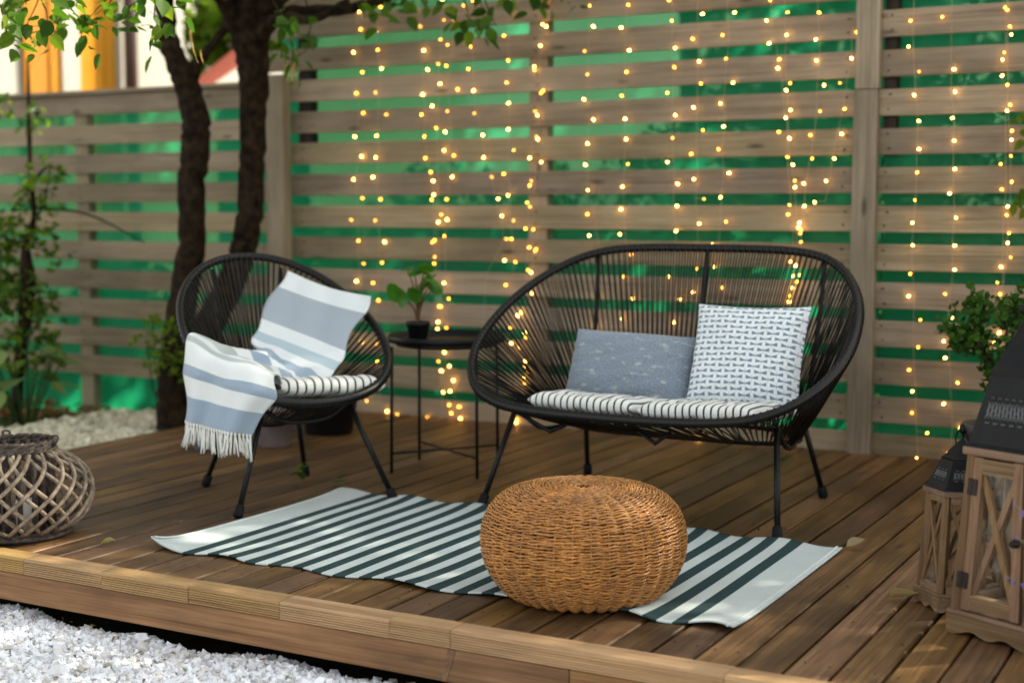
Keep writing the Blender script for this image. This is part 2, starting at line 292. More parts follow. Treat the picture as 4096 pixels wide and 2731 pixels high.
NEAR_LEAVES = [(-3.72, 3.364, 1.63), (-3.574, 3.277, 1.625), (-3.946, 3.645, 1.632), (-3.399, 3.201, 1.578), (-3.542, 3.192, 1.539), (-3.487, 3.167, 1.507), (-3.399, 3.264, 1.618), (-3.757, 3.645, 1.644), (-3.553, 3.497, 1.657), (-3.503, 3.493, 1.59), (-3.642, 3.664, 1.661), (-3.728, 3.804, 1.705), (-3.503, 3.665, 1.652), (-3.573, 3.694, 1.623), (-3.421, 3.51, 1.656), (-3.427, 3.678, 1.663), (-3.556, 3.845, 1.578), (-3.144, 3.45, 1.563), (-3.299, 3.59, 1.616), (-3.087, 3.428, 1.611), (-3.89, 3.691, 1.611), (-3.509, 3.265, 1.531), (-3.632, 3.59, 1.564), (-3.66, 3.494, 1.642), (-3.646, 3.37, 1.654), (-3.954, 3.576, 1.707), (-3.623, 3.845, 1.711), (-3.577, 3.491, 1.65), (-3.845, 3.447, 1.619), (-3.457, 3.861, 1.702)]
FAR_LEAVES = [(-3.544, 4.571, 1.709), (-3.611, 4.699, 1.667), (-3.729, 4.942, 1.67), (-3.813, 4.9, 1.634), (-3.52, 4.607, 1.559), (-3.619, 4.827, 1.742), (-3.549, 4.593, 1.763), (-3.686, 4.976, 1.698), (-3.564, 5.225, 1.838), (-3.235, 4.804, 1.785), (-3.231, 4.844, 1.763), (-3.342, 5.108, 1.819), (-3.347, 5.202, 1.849), (-3.074, 5.143, 1.815), (-3.051, 5.209, 1.758), (-2.857, 4.93, 1.691), (-3.057, 5.329, 1.817), (-2.929, 5.178, 1.818), (-2.825, 5.029, 1.716), (-2.904, 5.099, 1.703), (-2.929, 5.289, 1.84), (-2.755, 5.271, 1.83), (-2.89, 5.611, 1.868), (-2.814, 5.629, 1.883), (-3.534, 5.115, 1.85), (-3.218, 5.135, 1.841), (-2.987, 4.896, 1.8), (-2.763, 5.061, 1.81)]
FENCE_LEAVES = [(-0.922, 5.6, 1.338), (-0.898, 5.6, 1.305), (-0.904, 5.6, 1.233), (-0.89, 5.6, 1.056), (-0.905, 5.6, 1.023), (-0.891, 5.6, 0.991), (-0.955, 5.6, 0.63)]
SAPLING = [(-5.846, 5.25, -0.085), (-5.823, 5.25, 0.124), (-5.771, 5.25, 0.355), (-5.737, 5.25, 0.606), (-5.735, 5.25, 0.808), (-5.672, 5.25, 0.943), (-5.683, 5.25, 1.121), (-5.687, 5.25, 1.32), (-5.683, 5.25, 1.54)]
BLANKET = [((-3.224, 4.165, 0.769), (-2.852, 4.165, 0.685)), ((-3.226, 4.123, 0.712), (-2.859, 4.132, 0.629)), ((-3.229, 4.07, 0.655), (-2.874, 4.094, 0.563)), ((-3.222, 4.011, 0.604), (-2.883, 4.048, 0.5)), ((-3.184, 3.935, 0.562), (-2.873, 4.003, 0.458)), ((-3.156, 3.89, 0.531), (-2.856, 3.939, 0.42)), ((-3.104, 3.858, 0.502), (-2.881, 3.855, 0.399)), ((-3.113, 3.809, 0.513), (-2.906, 3.774, 0.414)), ((-3.152, 3.72, 0.529), (-2.874, 3.702, 0.432)), ((-3.16, 3.615, 0.551), (-2.833, 3.634, 0.445)), ((-3.141, 3.549, 0.53), (-2.811, 3.605, 0.435)), ((-3.136, 3.528, 0.473), (-2.816, 3.588, 0.405)), ((-3.137, 3.525, 0.442), (-2.836, 3.579, 0.376)), ((-3.14, 3.522, 0.379), (-2.863, 3.571, 0.331)), ((-3.146, 3.522, 0.304), (-2.908, 3.557, 0.269))]
SHRUB = [[(-0.834, 4.95, 0.336), (-0.857, 4.95, 0.408), (-0.88, 4.95, 0.466), (-0.903, 4.95, 0.538), (-0.927, 4.95, 0.611)], [(-0.88, 4.95, 0.466), (-0.926, 4.95, 0.567), (-0.969, 4.95, 0.572), (-1.034, 4.95, 0.582)], [(-0.903, 4.95, 0.538), (-0.914, 4.95, 0.641), (-0.936, 4.95, 0.677)], [(-0.834, 4.95, 0.336), (-0.825, 4.95, 0.498), (-0.814, 4.95, 0.616), (-0.796, 4.95, 0.689)], [(-0.812, 4.95, 0.528), (-0.781, 4.95, 0.646), (-0.748, 4.95, 0.69)], [(-0.91, 4.95, 0.523), (-0.953, 4.95, 0.521), (-0.989, 4.95, 0.534)]]
# ================================================================ THE SETTING
M_deck = wood('deck_wood', (.036, .018, .008), (.128, .069, .031), (.245, .146, .072), axis=1, rough=.5, spec=.4, tint=.30, stain=.75, bump=.6)
M_trim = wood('trim_wood', (.16, .090, .040), (.345, .222, .106), (.50, .345, .185), axis=0, rough=.6, tint=.12, stain=.3, knots=False)
M_fascia = wood('fascia_wood', (.10, .050, .018), (.245, .130, .055), (.38, .222, .105), axis=0, rough=.75, tint=.08, stain=.55)
M_fence = wood('fence_wood', (.14, .108, .070), (.275, .218, .148), (.37, .308, .218), axis=0, rough=.75, spec=.25, tint=.20, stain=.35, bump=.3, crack=.25)
M_post = wood('post_wood', (.15, .120, .080), (.29, .236, .162), (.38, .320, .230), axis=2, rough=.75, spec=.25, tint=.12, stain=.35)
M_darkpost = wood('dark_post_wood', (.012, .009, .006), (.028, .02, .014), (.05, .036, .026), axis=2, rough=.8, tint=.1)

# ---- soil sheet
b = NB('soil'); nz = b.noise(b.coord('Object'), 9, 8, .65); nz2 = b.noise(b.coord('Object'), .35, 3)
c = b.ramp(nz, [(.3, (.012, .009, .006)), (.55, (.035, .025, .015)), (.75, (.075, .055, .03))])
c = b.mix(b.ramp(nz2, [(.4, (0,) * 3), (.6, (1,) * 3)]), c, (.03, .05, .014))
M_soil = b.out(b.bsdf(c, .95, b.bump(nz, .8, .03), .1))
n = 61; xs = np.concatenate([np.linspace(-150, -9, 12), np.linspace(-8.5, 4, 36), np.linspace(5, 150, 13)]); ys = np.concatenate([np.linspace(-150, -1, 12), np.linspace(0, 9, 36), np.linspace(10, 180, 13)])
V = [(x, y, -.215 + (.05 * max(0, min(1, (-4.45 - x) / .4)) * (1 if y > 3 else 0) + .02 * math.sin(x * 3.1) * math.sin(y * 2.7) if abs(x) < 9 and -1 < y < 9 else 0)) for x in xs for y in ys]
tag(mesh_obj('ground', V, grid_faces(len(xs), len(ys)), M_soil), kind='structure')

# ---- white marble chips (front and behind the deck)
b = NB('marble_chips'); gi = b.n('NewGeometry'); r = gi.outputs['Random Per Island']
c = b.ramp(r, [(0, (.30, .27, .22)), (.02, (.48, .46, .43)), (.10, (.60, .59, .57)), (.45, (.71, .74, .78)), (1, (.83, .86, .90))])
M_chip = b.out(b.bsdf(c, .55, b.bump(b.noise(b.coord('Object'), 260, 3), .3, .002), .35))
b = NB('cream_chips'); gi = b.n('NewGeometry'); r = gi.outputs['Random Per Island']
c = b.ramp(r, [(0, (.36, .34, .24)), (.5, (.58, .55, .40)), (1, (.72, .69, .54))])  # cream stones, plus the yellow tint of light through leaves put into the colour
M_chip2 = b.out(b.bsdf(c, .6, None, .3))
def chips(name, P, size, material, seed):
    rg = np.random.default_rng(seed); n = len(P)
    cube = np.array([(-1, -1, -1), (1, -1, -1), (1, 1, -1), (-1, 1, -1), (-1, -1, 1), (1, -1, 1), (1, 1, 1), (-1, 1, 1)], float) * .5
    V = cube[None] * rg.uniform(.45, 1.2, (n, 8, 3)); S = size * rg.lognormal(0, .28, (n, 1, 1)) * rg.uniform(.6, 1.15, (n, 1, 3))
    V = V * S
    q = rg.normal(size=(n, 4)); q /= np.linalg.norm(q, axis=1)[:, None]; a, bb, cc, d = q.T
    Rm = np.stack([np.stack([a*a+bb*bb-cc*cc-d*d, 2*(bb*cc-a*d), 2*(bb*d+a*cc)], 1), np.stack([2*(bb*cc+a*d), a*a-bb*bb+cc*cc-d*d, 2*(cc*d-a*bb)], 1), np.stack([2*(bb*d-a*cc), 2*(cc*d+a*bb), a*a-bb*bb-cc*cc+d*d], 1)], 1)
    V = np.einsum('nij,nkj->nki', Rm, V) + np.asarray(P)[:, None]
    fq = [(0, 3, 2, 1), (4, 5, 6, 7), (0, 1, 5, 4), (1, 2, 6, 5), (2, 3, 7, 6), (3, 0, 4, 7)]
    F = [tuple(8 * i + k for k in f) for i in range(n) for f in fq]
    return tag(mesh_obj(name, V.reshape(-1, 3), F, material), kind='stuff')
rg = np.random.default_rng(3)
n = 46000; P = np.stack([rg.uniform(-3.75, -1.45, n), rg.uniform(1.75, 3.0, n), np.zeros(n)], 1)
edge = 2.85 + .018 * np.sin(P[:, 0] * 5.3) + .022 * np.sin(P[:, 0] * 13.7 + 1)
keep = P[:, 1] < edge; P = P[keep]; edge = edge[keep]
P[:, 2] = -.158 + rg.uniform(-.011, .009, len(P)) + .010 * np.sin(P[:, 0] * 7) * np.sin(P[:, 1] * 9) - .022 * np.clip((P[:, 1] - edge + .12) / .12, 0, 1)
g = tag(chips('gravel', P, .0138, M_chip, 5), 'white marble chips spread in front of the wooden deck', 'gravel')
P = np.stack([RNG.uniform(-3.4, -1.6, 90), RNG.uniform(2.0, 2.83, 90), RNG.uniform(-.15, -.142, 90)], 1)
V, F = leaf_cloud(P, .022, 91, .6, 1.5); tag(mesh_obj('gravel_litter', V, F, leafmat('gravel_litter', (.12, .06, .02), (.34, .20, .08), .1)), 'bits of brown leaf scattered over the white marble chips', 'leaf litter', kind='stuff')
# bed under the chips so no soil shows between them
b = NB('gravel_bed'); c = b.ramp(b.noise(b.coord('Object'), 90, 4), [(.35, (.30, .30, .30)), (.6, (.72, .72, .71))])
M_bed = b.out(b.bsdf(c, .8, b.bump(b.noise(b.coord('Object'), 120, 4), .9, .01), .3))
V = []; xs = np.linspace(-9, 3, 60)
for x in xs:
    e = 2.80; V += [(x, -2.5, -.172), (x, e - .03, -.172), (x, e, -.215)]
tag(mesh_obj('gravel_bed', V, grid_faces(len(xs), 3), M_bed), kind='structure')
n = 9000; P = np.stack([rg.uniform(-5.30, -4.43, n), rg.uniform(4.05, 5.75, n), np.zeros(n)], 1)
lim = np.interp(P[:, 0], [-5.75, -5.3, -5.0, -4.5], [4.7, 5.42, 5.44, 5.10]) + .04 * np.sin(P[:, 0] * 11); P = P[P[:, 1] < lim]
P[:, 2] = -.06 + rg.uniform(-.012, .012, len(P))
tag(chips('pale_gravel', P, .026, M_chip2, 6), 'cream coloured gravel patch beside the tree behind the deck', 'gravel')
V = [(-5.28, 4.0, -.075), (-4.43, 4.0, -.075), (-4.43, 5.06, -.075), (-5.0, 5.4, -.075), (-5.25, 5.38, -.075), (-5.28, 4.6, -.075), (-5.34, 4.0, -.2), (-4.43, 4.0, -.2), (-4.43, 5.06, -.2), (-5.0, 5.45, -.2), (-5.3, 5.45, -.2), (-5.34, 4.6, -.2)]
tag(mesh_obj('pale_gravel_bed', V, [(0, 1, 2, 3, 4, 5), (0, 5, 11, 6), (5, 4, 10, 11), (4, 3, 9, 10), (3, 2, 8, 9), (2, 1, 7, 8), (1, 0, 6, 7)], M_chip2), kind='structure')

# ---- deck: planks run towards the fence
deck = tag(empty('deck', (0, 0, 0)), kind='structure')
PP = .1022; x = -1.1285 - 32 * PP; i = 0
plank_meshes = []
for k in range(4):
    g = G(); hw = (PP - [.0085, .007, .0105, .008][k]) / 2
    g.bbox(-hw, hw, 0, 2.862, -.027, 0, .0035)
    o = g.obj('plank', M_deck, deck); plank_meshes.append(o.data); bpy.data.objects.remove(o)
while x < .75:
    o = inst(plank_meshes[random.choice((0, 0, 1, 1, 2, 3))], 'plank', deck, (x + PP / 2 + random.uniform(-.0008, .0008), 2.878, random.uniform(-.0018, .0012)), (random.uniform(-.0006, .0006), random.uniform(-.006, .006), random.uniform(-.0005, .0005)))
    x += PP
# nail heads along three joist lines
g = G()
x = -1.1285 - 32 * PP
while x < .75:
    for yj in (2.99, 3.62, 4.25, 4.9, 5.55):
        for dx in (.022, PP - .024):
            if random.random() < .8:
                a = x + dx + random.uniform(-.004, .004); c_ = yj + random.uniform(-.006, .006)
                g.lathe([(.0032, 0), (.0026, .0008)], 6, (a, c_, .0003))
    x += PP
tag(g.obj('nail_heads', plain('nail_metal', (.035, .032, .03), .55, .4, .6), deck), kind='stuff')
# crumbs and small leaf bits lying on the boards and in the gaps
P = np.stack([RNG.uniform(-4.3, .2, 260), RNG.uniform(2.9, 5.6, 260), RNG.uniform(.0015, .003, 260)], 1); gp = np.round((P[:, 0] + 1.1285) / PP) * PP - 1.1285; sel = RNG.random(260) < .55; P[sel, 0] = gp[sel] + RNG.normal(0, .003, sel.sum())
V, F = leaf_cloud(P, .011, 92, .5, 2.0); tag(mesh_obj('crumbs', V, F, leafmat('crumbs', (.03, .018, .008), (.22, .15, .06), .05), deck), kind='stuff')
# joists under it
g = G()
for yj in (2.99, 3.62, 4.25, 4.9, 5.55): g.box(-4.36, .75, yj - .025, yj + .025, -.13, -.029)
tag(g.obj('joists', M_darkpost, deck), kind='stuff')
# side board facing the pale gravel
G().bbox(-4.432, -4.405, 2.88, 5.72, -.15, -.004, .003).obj('side_board', M_deck, deck)
# front edging: short grooved lengths of decking, ridges on top and front
def edging(x0, x1):
    y0, y1, zt, zb = 2.803, 2.874, .0065, -.040
    pts = []
    nr = 7; 
    for k in range(nr):
        za = zb + (zt - zb - .004) * k / nr; zc = zb + (zt - zb - .004) * (k + 1) / nr
        pts += [(y0 + .0028, za + .0008), (y0, za + .002), (y0, zc - .0012), (y0 + .0028, zc)]
    pts += [(y0 + .005, zt)]
    nt_ = 9
    for k in range(nt_):
        ya = y0 + .007 + (y1 - y0 - .009) * k / nt_; yc = y0 + .007 + (y1 - y0 - .009) * (k + 1) / nt_
        pts += [(ya, zt), (yc - .0022, zt), (yc - .0012, zt - .0012)]
    pts += [(y1, zt - .002), (y1, zb)]
    m = len(pts); V = [(x0, p, q) for p, q in pts] + [(x1, p, q) for p, q in pts]
    F = [(k, (k + 1) % m, m + (k + 1) % m, m + k) for k in range(m)] + [tuple(range(m))[::-1], tuple(range(m, 2 * m))]
    F = [f[::-1] for f in F]
    xm = (x0 + x1) / 2; V = [(a - xm, p, q) for a, p, q in V]
    return V, F, xm
cuts = [-4.43, -4.06, -3.74, -3.42, -3.115, -2.815, -2.507, -2.207, -1.874, -1.702, -1.02, -.42, .10, .75]
for k in range(len(cuts) - 1):
    V, F, xm = edging(cuts[k] + .0008, cuts[k + 1] - .0008)
    o = mesh_obj('edge_strip', V, F, M_trim, deck, loc=(xm, random.uniform(-.0012, .0012), random.uniform(-.0008, .0008)))
for x0, x1 in ((-4.43, -1.393), (-1.39, .75)):
    o = G().bbox(-(x1 - x0) / 2, (x1 - x0) / 2, 2.811, 2.846, -.125, -.0415, .003).obj('fascia_board', M_fascia, deck, loc=((x0 + x1) / 2, 0, 0))
# dark split running down the fascia board, as an inlaid sliver
g = G(); g.add([(-1.712, 2.8095, -.043), (-1.690, 2.8095, -.043), (-1.716, 2.8095, -.1235), (-1.729, 2.8095, -.1235), (-1.712, 2.8125, -.043), (-1.690, 2.8125, -.043), (-1.716, 2.8125, -.1235), (-1.729, 2.8125, -.1235)], [(0, 3, 2, 1), (4, 5, 6, 7), (0, 1, 5, 4), (1, 2, 6, 5), (2, 3, 7, 6), (3, 0, 4, 7)])
g.obj('wood_scar', M_deck, deck)

# ---- slatted fences, all in one line at Y = 5.73
YF0, YF1 = 5.722, 5.742
def board(parent, x0, x1, zb, h, jig=.0015):
    g = G(); L = x1 - x0; g.bbox(-L / 2, L / 2, 0, YF1 - YF0, -h / 2, h / 2, .002)
    return g.obj('board', M_fence, parent, loc=((x0 + x1) / 2, YF0 + random.uniform(-.002, .002), zb + h / 2 + random.uniform(-jig, jig)))
def post(parent, name, x0, x1, y0, y1, z0, z1, m):
    g = G(); g.bbox(-(x1 - x0) / 2, (x1 - x0) / 2, y0, y1, z0, z1, .004); return g.obj(name, m, parent, loc=((x0 + x1) / 2, 0, 0))
PITCHZ, BH, TOP0 = .1535, .1045, .0825
f1 = tag(empty('slatted_fence', (-2.97, 5.73, 0)), 'tall fence of grey horizontal boards behind the loveseat and side table', 'fence', 'slatted fences'); f1.location = (0, 0, 0)
for i in range(16):
    zt = TOP0 + PITCHZ * i
    board(f1, -4.385 if zt < 1.66 else -4.52, -1.562, zt - BH, BH)
post(f1, 'post', -3.056, -2.962, YF1 + .003, 5.80, -.2, 2.42, M_post)
post(f1, 'post', -4.35, -4.275, YF1 + .003, 5.80, 1.30, 2.42, M_darkpost)
post(f1, 'front_post', -4.492, -4.384, 5.66, 5.718, -.2, 1.645, M_post)
# the wide post between the panels, of two lengths with a seam
post(f1, 'front_post', -1.561, -1.467, 5.694, 5.742, -.2, 1.462, M_post)
post(f1, 'front_post', -1.558, -1.465, 5.695, 5.741, 1.464, 2.42, M_post)
f2 = tag(empty('slatted_fence', (0, 0, 0)), 'fence panel of grey boards right of the wide post, behind the shrub', 'fence', 'slatted fences')
for i in range(16):
    zt = TOP0 - .001 + PITCHZ * i; board(f2, -1.466, .95, zt - BH, BH)
post(f2, 'post', -1.455, -1.405, YF1 + .003, 5.80, 1.20, 2.42, M_darkpost)
post(f2, 'post', .1, .19, YF1 + .003, 5.80, -.2, 2.42, M_post)
f3 = tag(empty('slatted_fence', (0, 0, 0)), 'lower slatted fence on the left, behind the tree and the sapling', 'fence', 'slatted fences')
for i in range(10):
    zt = .084 + .101 + .1566 * i
    board(f3, -7.9, -4.497, zt - .101, .101 if i < 9 else .105)
G().bbox(-1.70, 1.70, 5.69, 5.78, 1.600, 1.622, .003).obj('cap_rail', M_fence, f3, loc=(-6.2, 0, 0))
for x0 in (-5.875, -7.4): post(f3, 'post', x0, x0 + .09, YF1 + .003, 5.80, -.25, 1.598, M_post)

def nails(parent, xs, zs):
    g = G()
    for x in xs:
        for z in zs:
            for dz in (-.028, .028): V, F = tube([(x + random.uniform(-.012, .012), YF0 - .0035, z + dz + random.uniform(-.006, .006)), (x, YF0 + .004, z + dz)], .0035, 6); g.add(V, F)
    tag(g.obj('nail_heads', bpy.data.materials['nail_metal'], parent), kind='stuff')
nails(f1, (-4.32, -3.01, -1.60), [TOP0 + PITCHZ * i - BH / 2 for i in range(1, 16)])
nails(f2, (-1.43, -.55, .14), [TOP0 + PITCHZ * i - BH / 2 for i in range(1, 16)])
nails(f3, (-5.83, -4.56), [.084 + .05 + .1566 * i for i in range(10)])
# ---- green shade netting behind the boards
b = NB('shade_net'); v = b.coord('Object'); xx, yy, zz = b.sep(v)
rib = b.math('SINE', b.math('MULTIPLY', zz, 2 * math.pi / .0085))
mesh_ = b.noise(b.coord('Object', (900, 1, 260)), 1.0, 2)
fold_ = b.noise(b.coord('Object', (1.4, 1, .5)), 1.3, 3)
dens = b.math('ADD', b.math('MULTIPLY', rib, .11), b.math('MULTIPLY', fold_, .22))
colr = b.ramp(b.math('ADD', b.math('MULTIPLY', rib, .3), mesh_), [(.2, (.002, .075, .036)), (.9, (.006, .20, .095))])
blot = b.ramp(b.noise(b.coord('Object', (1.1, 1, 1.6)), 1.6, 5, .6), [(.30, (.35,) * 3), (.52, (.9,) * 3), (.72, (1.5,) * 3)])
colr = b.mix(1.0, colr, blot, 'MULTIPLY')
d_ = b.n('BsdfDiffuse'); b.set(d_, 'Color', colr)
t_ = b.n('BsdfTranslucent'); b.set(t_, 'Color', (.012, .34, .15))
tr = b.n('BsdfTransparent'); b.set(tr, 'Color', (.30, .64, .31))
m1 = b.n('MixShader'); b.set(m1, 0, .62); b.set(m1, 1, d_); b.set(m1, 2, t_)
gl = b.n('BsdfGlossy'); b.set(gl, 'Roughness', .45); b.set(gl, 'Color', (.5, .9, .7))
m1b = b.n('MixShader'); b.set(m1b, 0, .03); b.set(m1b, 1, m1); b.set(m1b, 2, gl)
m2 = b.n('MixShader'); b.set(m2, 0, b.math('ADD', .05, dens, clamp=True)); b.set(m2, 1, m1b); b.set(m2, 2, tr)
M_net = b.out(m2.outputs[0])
def net(name, x0, x1, z0, z1, label, amp=.006):
    nx = int((x1 - x0) * 14) + 2; nz_ = int((z1 - z0) * 14) + 2
    V = [(x, 5.818 + amp * math.sin(x * 9 + z * 2) * math.sin(z * 5 + x) + (.035 * max(0, .12 - z) / .3 if z0 < 0 else 0), z) for x in np.linspace(x0, x1, nx) for z in np.linspace(z0, z1, nz_)]
    o = mesh_obj(name, V, grid_faces(nx, nz_), M_net, smooth=True)
    return tag(o, label, 'net', 'green shade nets')
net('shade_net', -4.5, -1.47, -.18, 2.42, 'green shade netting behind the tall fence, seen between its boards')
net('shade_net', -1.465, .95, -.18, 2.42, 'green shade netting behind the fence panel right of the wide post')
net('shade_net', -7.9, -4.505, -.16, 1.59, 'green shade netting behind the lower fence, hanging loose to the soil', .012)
# ================================================================ BEYOND THE FENCE
M_leaf = leafmat('leaf_green', (.022, .066, .008), (.068, .145, .016), .5, .6)
M_leaf_y = leafmat('leaf_yellowgreen', (.065, .14, .010), (.16, .23, .02), .55, .6)
M_leaf_d = leafmat('leaf_dark', (.018, .055, .012), (.045, .105, .02), .3)
M_bark = plain('bark', (.024, .0155, .008), .9, .12, 0, 26, .5, 1.0)
M_bark2 = plain('bark_far', (.06, .045, .03), .9, .2, 0, 18, .3, .8)
M_white = plain('house_plaster', (.60, .56, .48), .85, .2, 0, 3, .04)
M_orange = wood('orange_wood', (.45, .16, .03), (.62, .27, .05), (.72, .36, .09), axis=2, rough=.45, tint=.05, rnd=3, stain=.2, knots=False)
M_brown = plain('brown_paint', (.05, .022, .014), .4)
M_pane = plain('window_pane', (.05, .06, .06), .08, .6)
M_curtain = plain('curtain', (.75, .73, .68), .9)
# house: local x runs along the facade, local -y faces the garden
house = tag(empty('house', (-9.727, 9.679, -.2), math.atan2(.95, .312)), 'pale house with orange wooden window frames, beyond the lower fence', 'house')
G().box(-5, -.62, 0, 6, 0, 5.6).box(-.62, .29, 0, 6, 0, 1.1).box(-.62, .29, 0, 6, 3.6, 5.6).box(.29, 4.6, 0, 6, 0, 5.6).box(-.62, .29, .35, 6, 1.1, 3.6).obj('wall', M_white, house)
def hbox(name, x0, x1, y0, y1, z0, z1, m, par=house):
    o = G().bbox(x0, x1, y0, y1, z0, z1, .006).obj(name, m, par); return o
for xa, xb in ((-.60, -.255), (-.085, .28)):
    w_ = empty('window', (0, 0, 0)); w_.parent = house
    f_ = hbox('window_frame', xa, xa + .10, -.03, .08, 1.12, 3.58, M_orange, w_); hbox('window_frame', xb - .10, xb, -.03, .08, 1.12, 3.58, M_orange, w_)
    hbox('window_frame', xa + .10, xb - .10, -.025, .07, 1.12, 1.3, M_orange, w_); hbox('window_frame', xa + .10, xb - .10, -.025, .07, 3.42, 3.58, M_orange, w_)
    hbox('shutter_panel', xa + .10, xb - .10, -.015, .03, 1.3, 3.42, M_orange, w_)
hbox('mullion', -.253, -.087, -.05, .09, 1.11, 3.6, M_white)
g = G(); g.tube([(.40, -.09, 0), (.40, -.09, 5.5)], .062, 12); g.obj('downpipe', M_brown, house, True)
g = G(); g.add([(-5.3, -.5, 5.55), (4.9, -.5, 5.55), (4.9, 6.5, 5.55), (-5.3, 6.5, 5.55), (-5.3, 3, 7.4), (4.9, 3, 7.4)], [(0, 1, 5, 4), (2, 3, 4, 5), (0, 4, 3), (1, 2, 5), (0, 3, 2, 1)]).obj('roof', plain('roof_tile', (.35, .12, .08), .8), house)
# red canvas awning over a green screen
aw = tag(empty('awning', (-6.6, 7.9, -.2)), 'red sloping canvas awning seen past the forked trunk', 'awning')
b = NB('red_canvas'); d_ = b.n('BsdfDiffuse'); b.set(d_, 'Color', (.62, .12, .09)); t_ = b.n('BsdfTranslucent'); b.set(t_, 'Color', (.85, .25, .17)); mx = b.n('MixShader'); b.set(mx, 0, .6); b.set(mx, 1, d_); b.set(mx, 2, t_)
M_canvas = b.out(mx.outputs[0])
Q = np.array([(-6.522, 7.395, 1.794), (-6.10, 7.67, 2.20), (-6.87, 8.62, 2.16), (-7.252, 8.376, 1.855)]) - np.array((-6.6, 7.9, -.2))
g = G(); Vq = []
for i in range(7):
    for j in range(7): u, v = i / 6, j / 6; p = Q[0] * (1 - u) * (1 - v) + Q[1] * u * (1 - v) + Q[2] * u * v + Q[3] * (1 - u) * v; Vq.append(p + (0, 0, -.02 * math.sin(math.pi * v)))
mesh_obj('canvas', Vq, grid_faces(7, 7), M_canvas, aw, True)
for q in Q: g = G(); g.tube([(q[0], q[1], 0), (q[0], q[1], q[2] - .004)], .016, 8); g.obj('pole', M_brown, aw, True)
G().bbox(-.02, .75, -.10, -.06, 0, 2.05, .005).obj('screen', plain('green_paint', (.02, .13, .05), .6), aw)
# trees and bushes
def tree(name, x, y, h, rad, label, m, n=5000, ls=.11, z0=-.2, crown_z=None, seed=1, lean=0.0, trunk_r=.11, group='trees beyond the fence'):
    rg = np.random.default_rng(seed); t = tag(empty(name, (x, y, z0)), label, 'tree', group)
    cz = crown_z if crown_z is not None else h * .62
    g = G(); g.tube(spline([(0, 0, 0), (lean * .3, .05, h * .25), (lean * .7, -.03, h * .5), (lean, 0, h * .9)], 5), np.linspace(trunk_r, trunk_r * .3, 16), 9)
    cl = []
    for k in range(26):
        a = rg.uniform(0, 6.283); el = rg.uniform(-.5, 1.0); rr = rad * rg.uniform(.35, .95)
        c_ = np.array((lean + rr * math.cos(a) * math.cos(el), rr * math.sin(a) * math.cos(el), cz + rr * math.sin(el) * 1.1))
        cl.append(tuple(c_) + tuple(rad * rg.uniform(.18, .36, 3)))
        if k < 14: g.tube(spline([(lean * .5, 0, cz * rg.uniform(.45, .9)), c_ * (.5, .5, 1) + (lean * .25, 0, -rad * .15), c_], 4), np.linspace(.035, .008, 9), 5)
    g.obj('trunk', M_bark2, t, True)
    V, F = leaf_cloud(blob_points(n, cl, seed), ls, seed); tag(mesh_obj('crown', V, F, m, t), kind='stuff')
    return t
tree('garden_tree', 1.1, 8.3, 7.2, 1.9, 'broad leafy tree far behind the right fence panel', M_leaf, 3100, .13, crown_z=5.0, seed=11)
tree('garden_tree', 3.0, 8.5, 7.6, 1.9, 'tall leafy tree beyond the right end of the fence', M_leaf, 3300, .13, crown_z=5.4, seed=12)
tree('garden_tree', 4.9, 8.3, 7.2, 1.8, 'tall dark leafy tree farthest right beyond the fence', M_leaf_d, 9500, .14, crown_z=5.1, seed=18)
tree('garden_tree', -.5, 8.7, 6.4, 1.6, 'leafy tree behind the tall fence, past the loveseat', M_leaf, 5000, .13, crown_z=4.7, seed=13)
tree('garden_tree', 1.6, 7.9, 5.0, 1.4, 'low leafy tree close behind the right fence panel', M_leaf_y, 4500, .13, crown_z=3.1, seed=19)
tree('garden_tree', -2.2, 9.0, 6.2, 1.5, 'yellow green leafy tree behind the middle fence post', M_leaf_y, 4600, .13, crown_z=4.5, seed=14)
tree('garden_tree', -3.7, 9.3, 6.0, 1.4, 'leafy tree standing well behind the two trunks', M_leaf, 4200, .13, crown_z=4.4, seed=16)
tree('garden_tree', -7.22, 8.95, 3.5, .52, 'sunlit yellow green young tree between the house and the hut', M_leaf_y, 2000, .12, crown_z=2.5, seed=15, trunk_r=.05)
tree('garden_tree', 5.6, 6.0, 5.5, 1.6, 'dark leafy tree off the right end of the fence', M_leaf_d, 6000, .13, crown_z=3.6, seed=17)
def bush(x, y, rx, ry, h, label, m, n, seed, ls=.075):
    t = tag(empty('garden_bush', (x, y, -.2)), label, 'bush', 'bushes behind the net')
    rg = np.random.default_rng(seed); cl = clumps(16, (-rx, rx, -ry, ry, .2, h), .3, seed)
    g = G()
    for c_ in cl[:8]: g.tube(spline([(rg.uniform(-.08, .08), rg.uniform(-.08, .08), 0), (c_[0] * .5, c_[1] * .5, c_[2] * .6), c_[:3]], 4), np.linspace(.016, .005, 9), 5)
    g.obj('stem', M_bark2, t, True)
    V, F = leaf_cloud(blob_points(n, cl, seed), ls, seed); tag(mesh_obj('foliage', V, F, m, t), kind='stuff')
bush(-3.9, 6.75, .55, .25, 1.25, 'low bush glimpsed through the net behind the side table', M_leaf, 2600, 21)
bush(-2.5, 6.9, .6, .3, 1.9, 'bush glimpsed through the net between the middle post and loveseat', M_leaf_y, 3000, 22)
bush(-1.1, 6.8, .6, .3, 2.0, 'bush glimpsed through the net behind the wide fence post', M_leaf, 3000, 23)
bush(.2, 6.8, .6, .3, 1.9, 'bush glimpsed through the net behind the right fence panel', M_leaf_y, 2600, 24)
bush(-5.3, 6.9, .5, .3, .75, 'low bush glimpsed through the net behind the two tree trunks', M_leaf_y, 2000, 25)
bush(-6.9, 7.0, .5, .3, .9, 'low bush glimpsed through the net behind the sapling', M_leaf_d, 2000, 26)
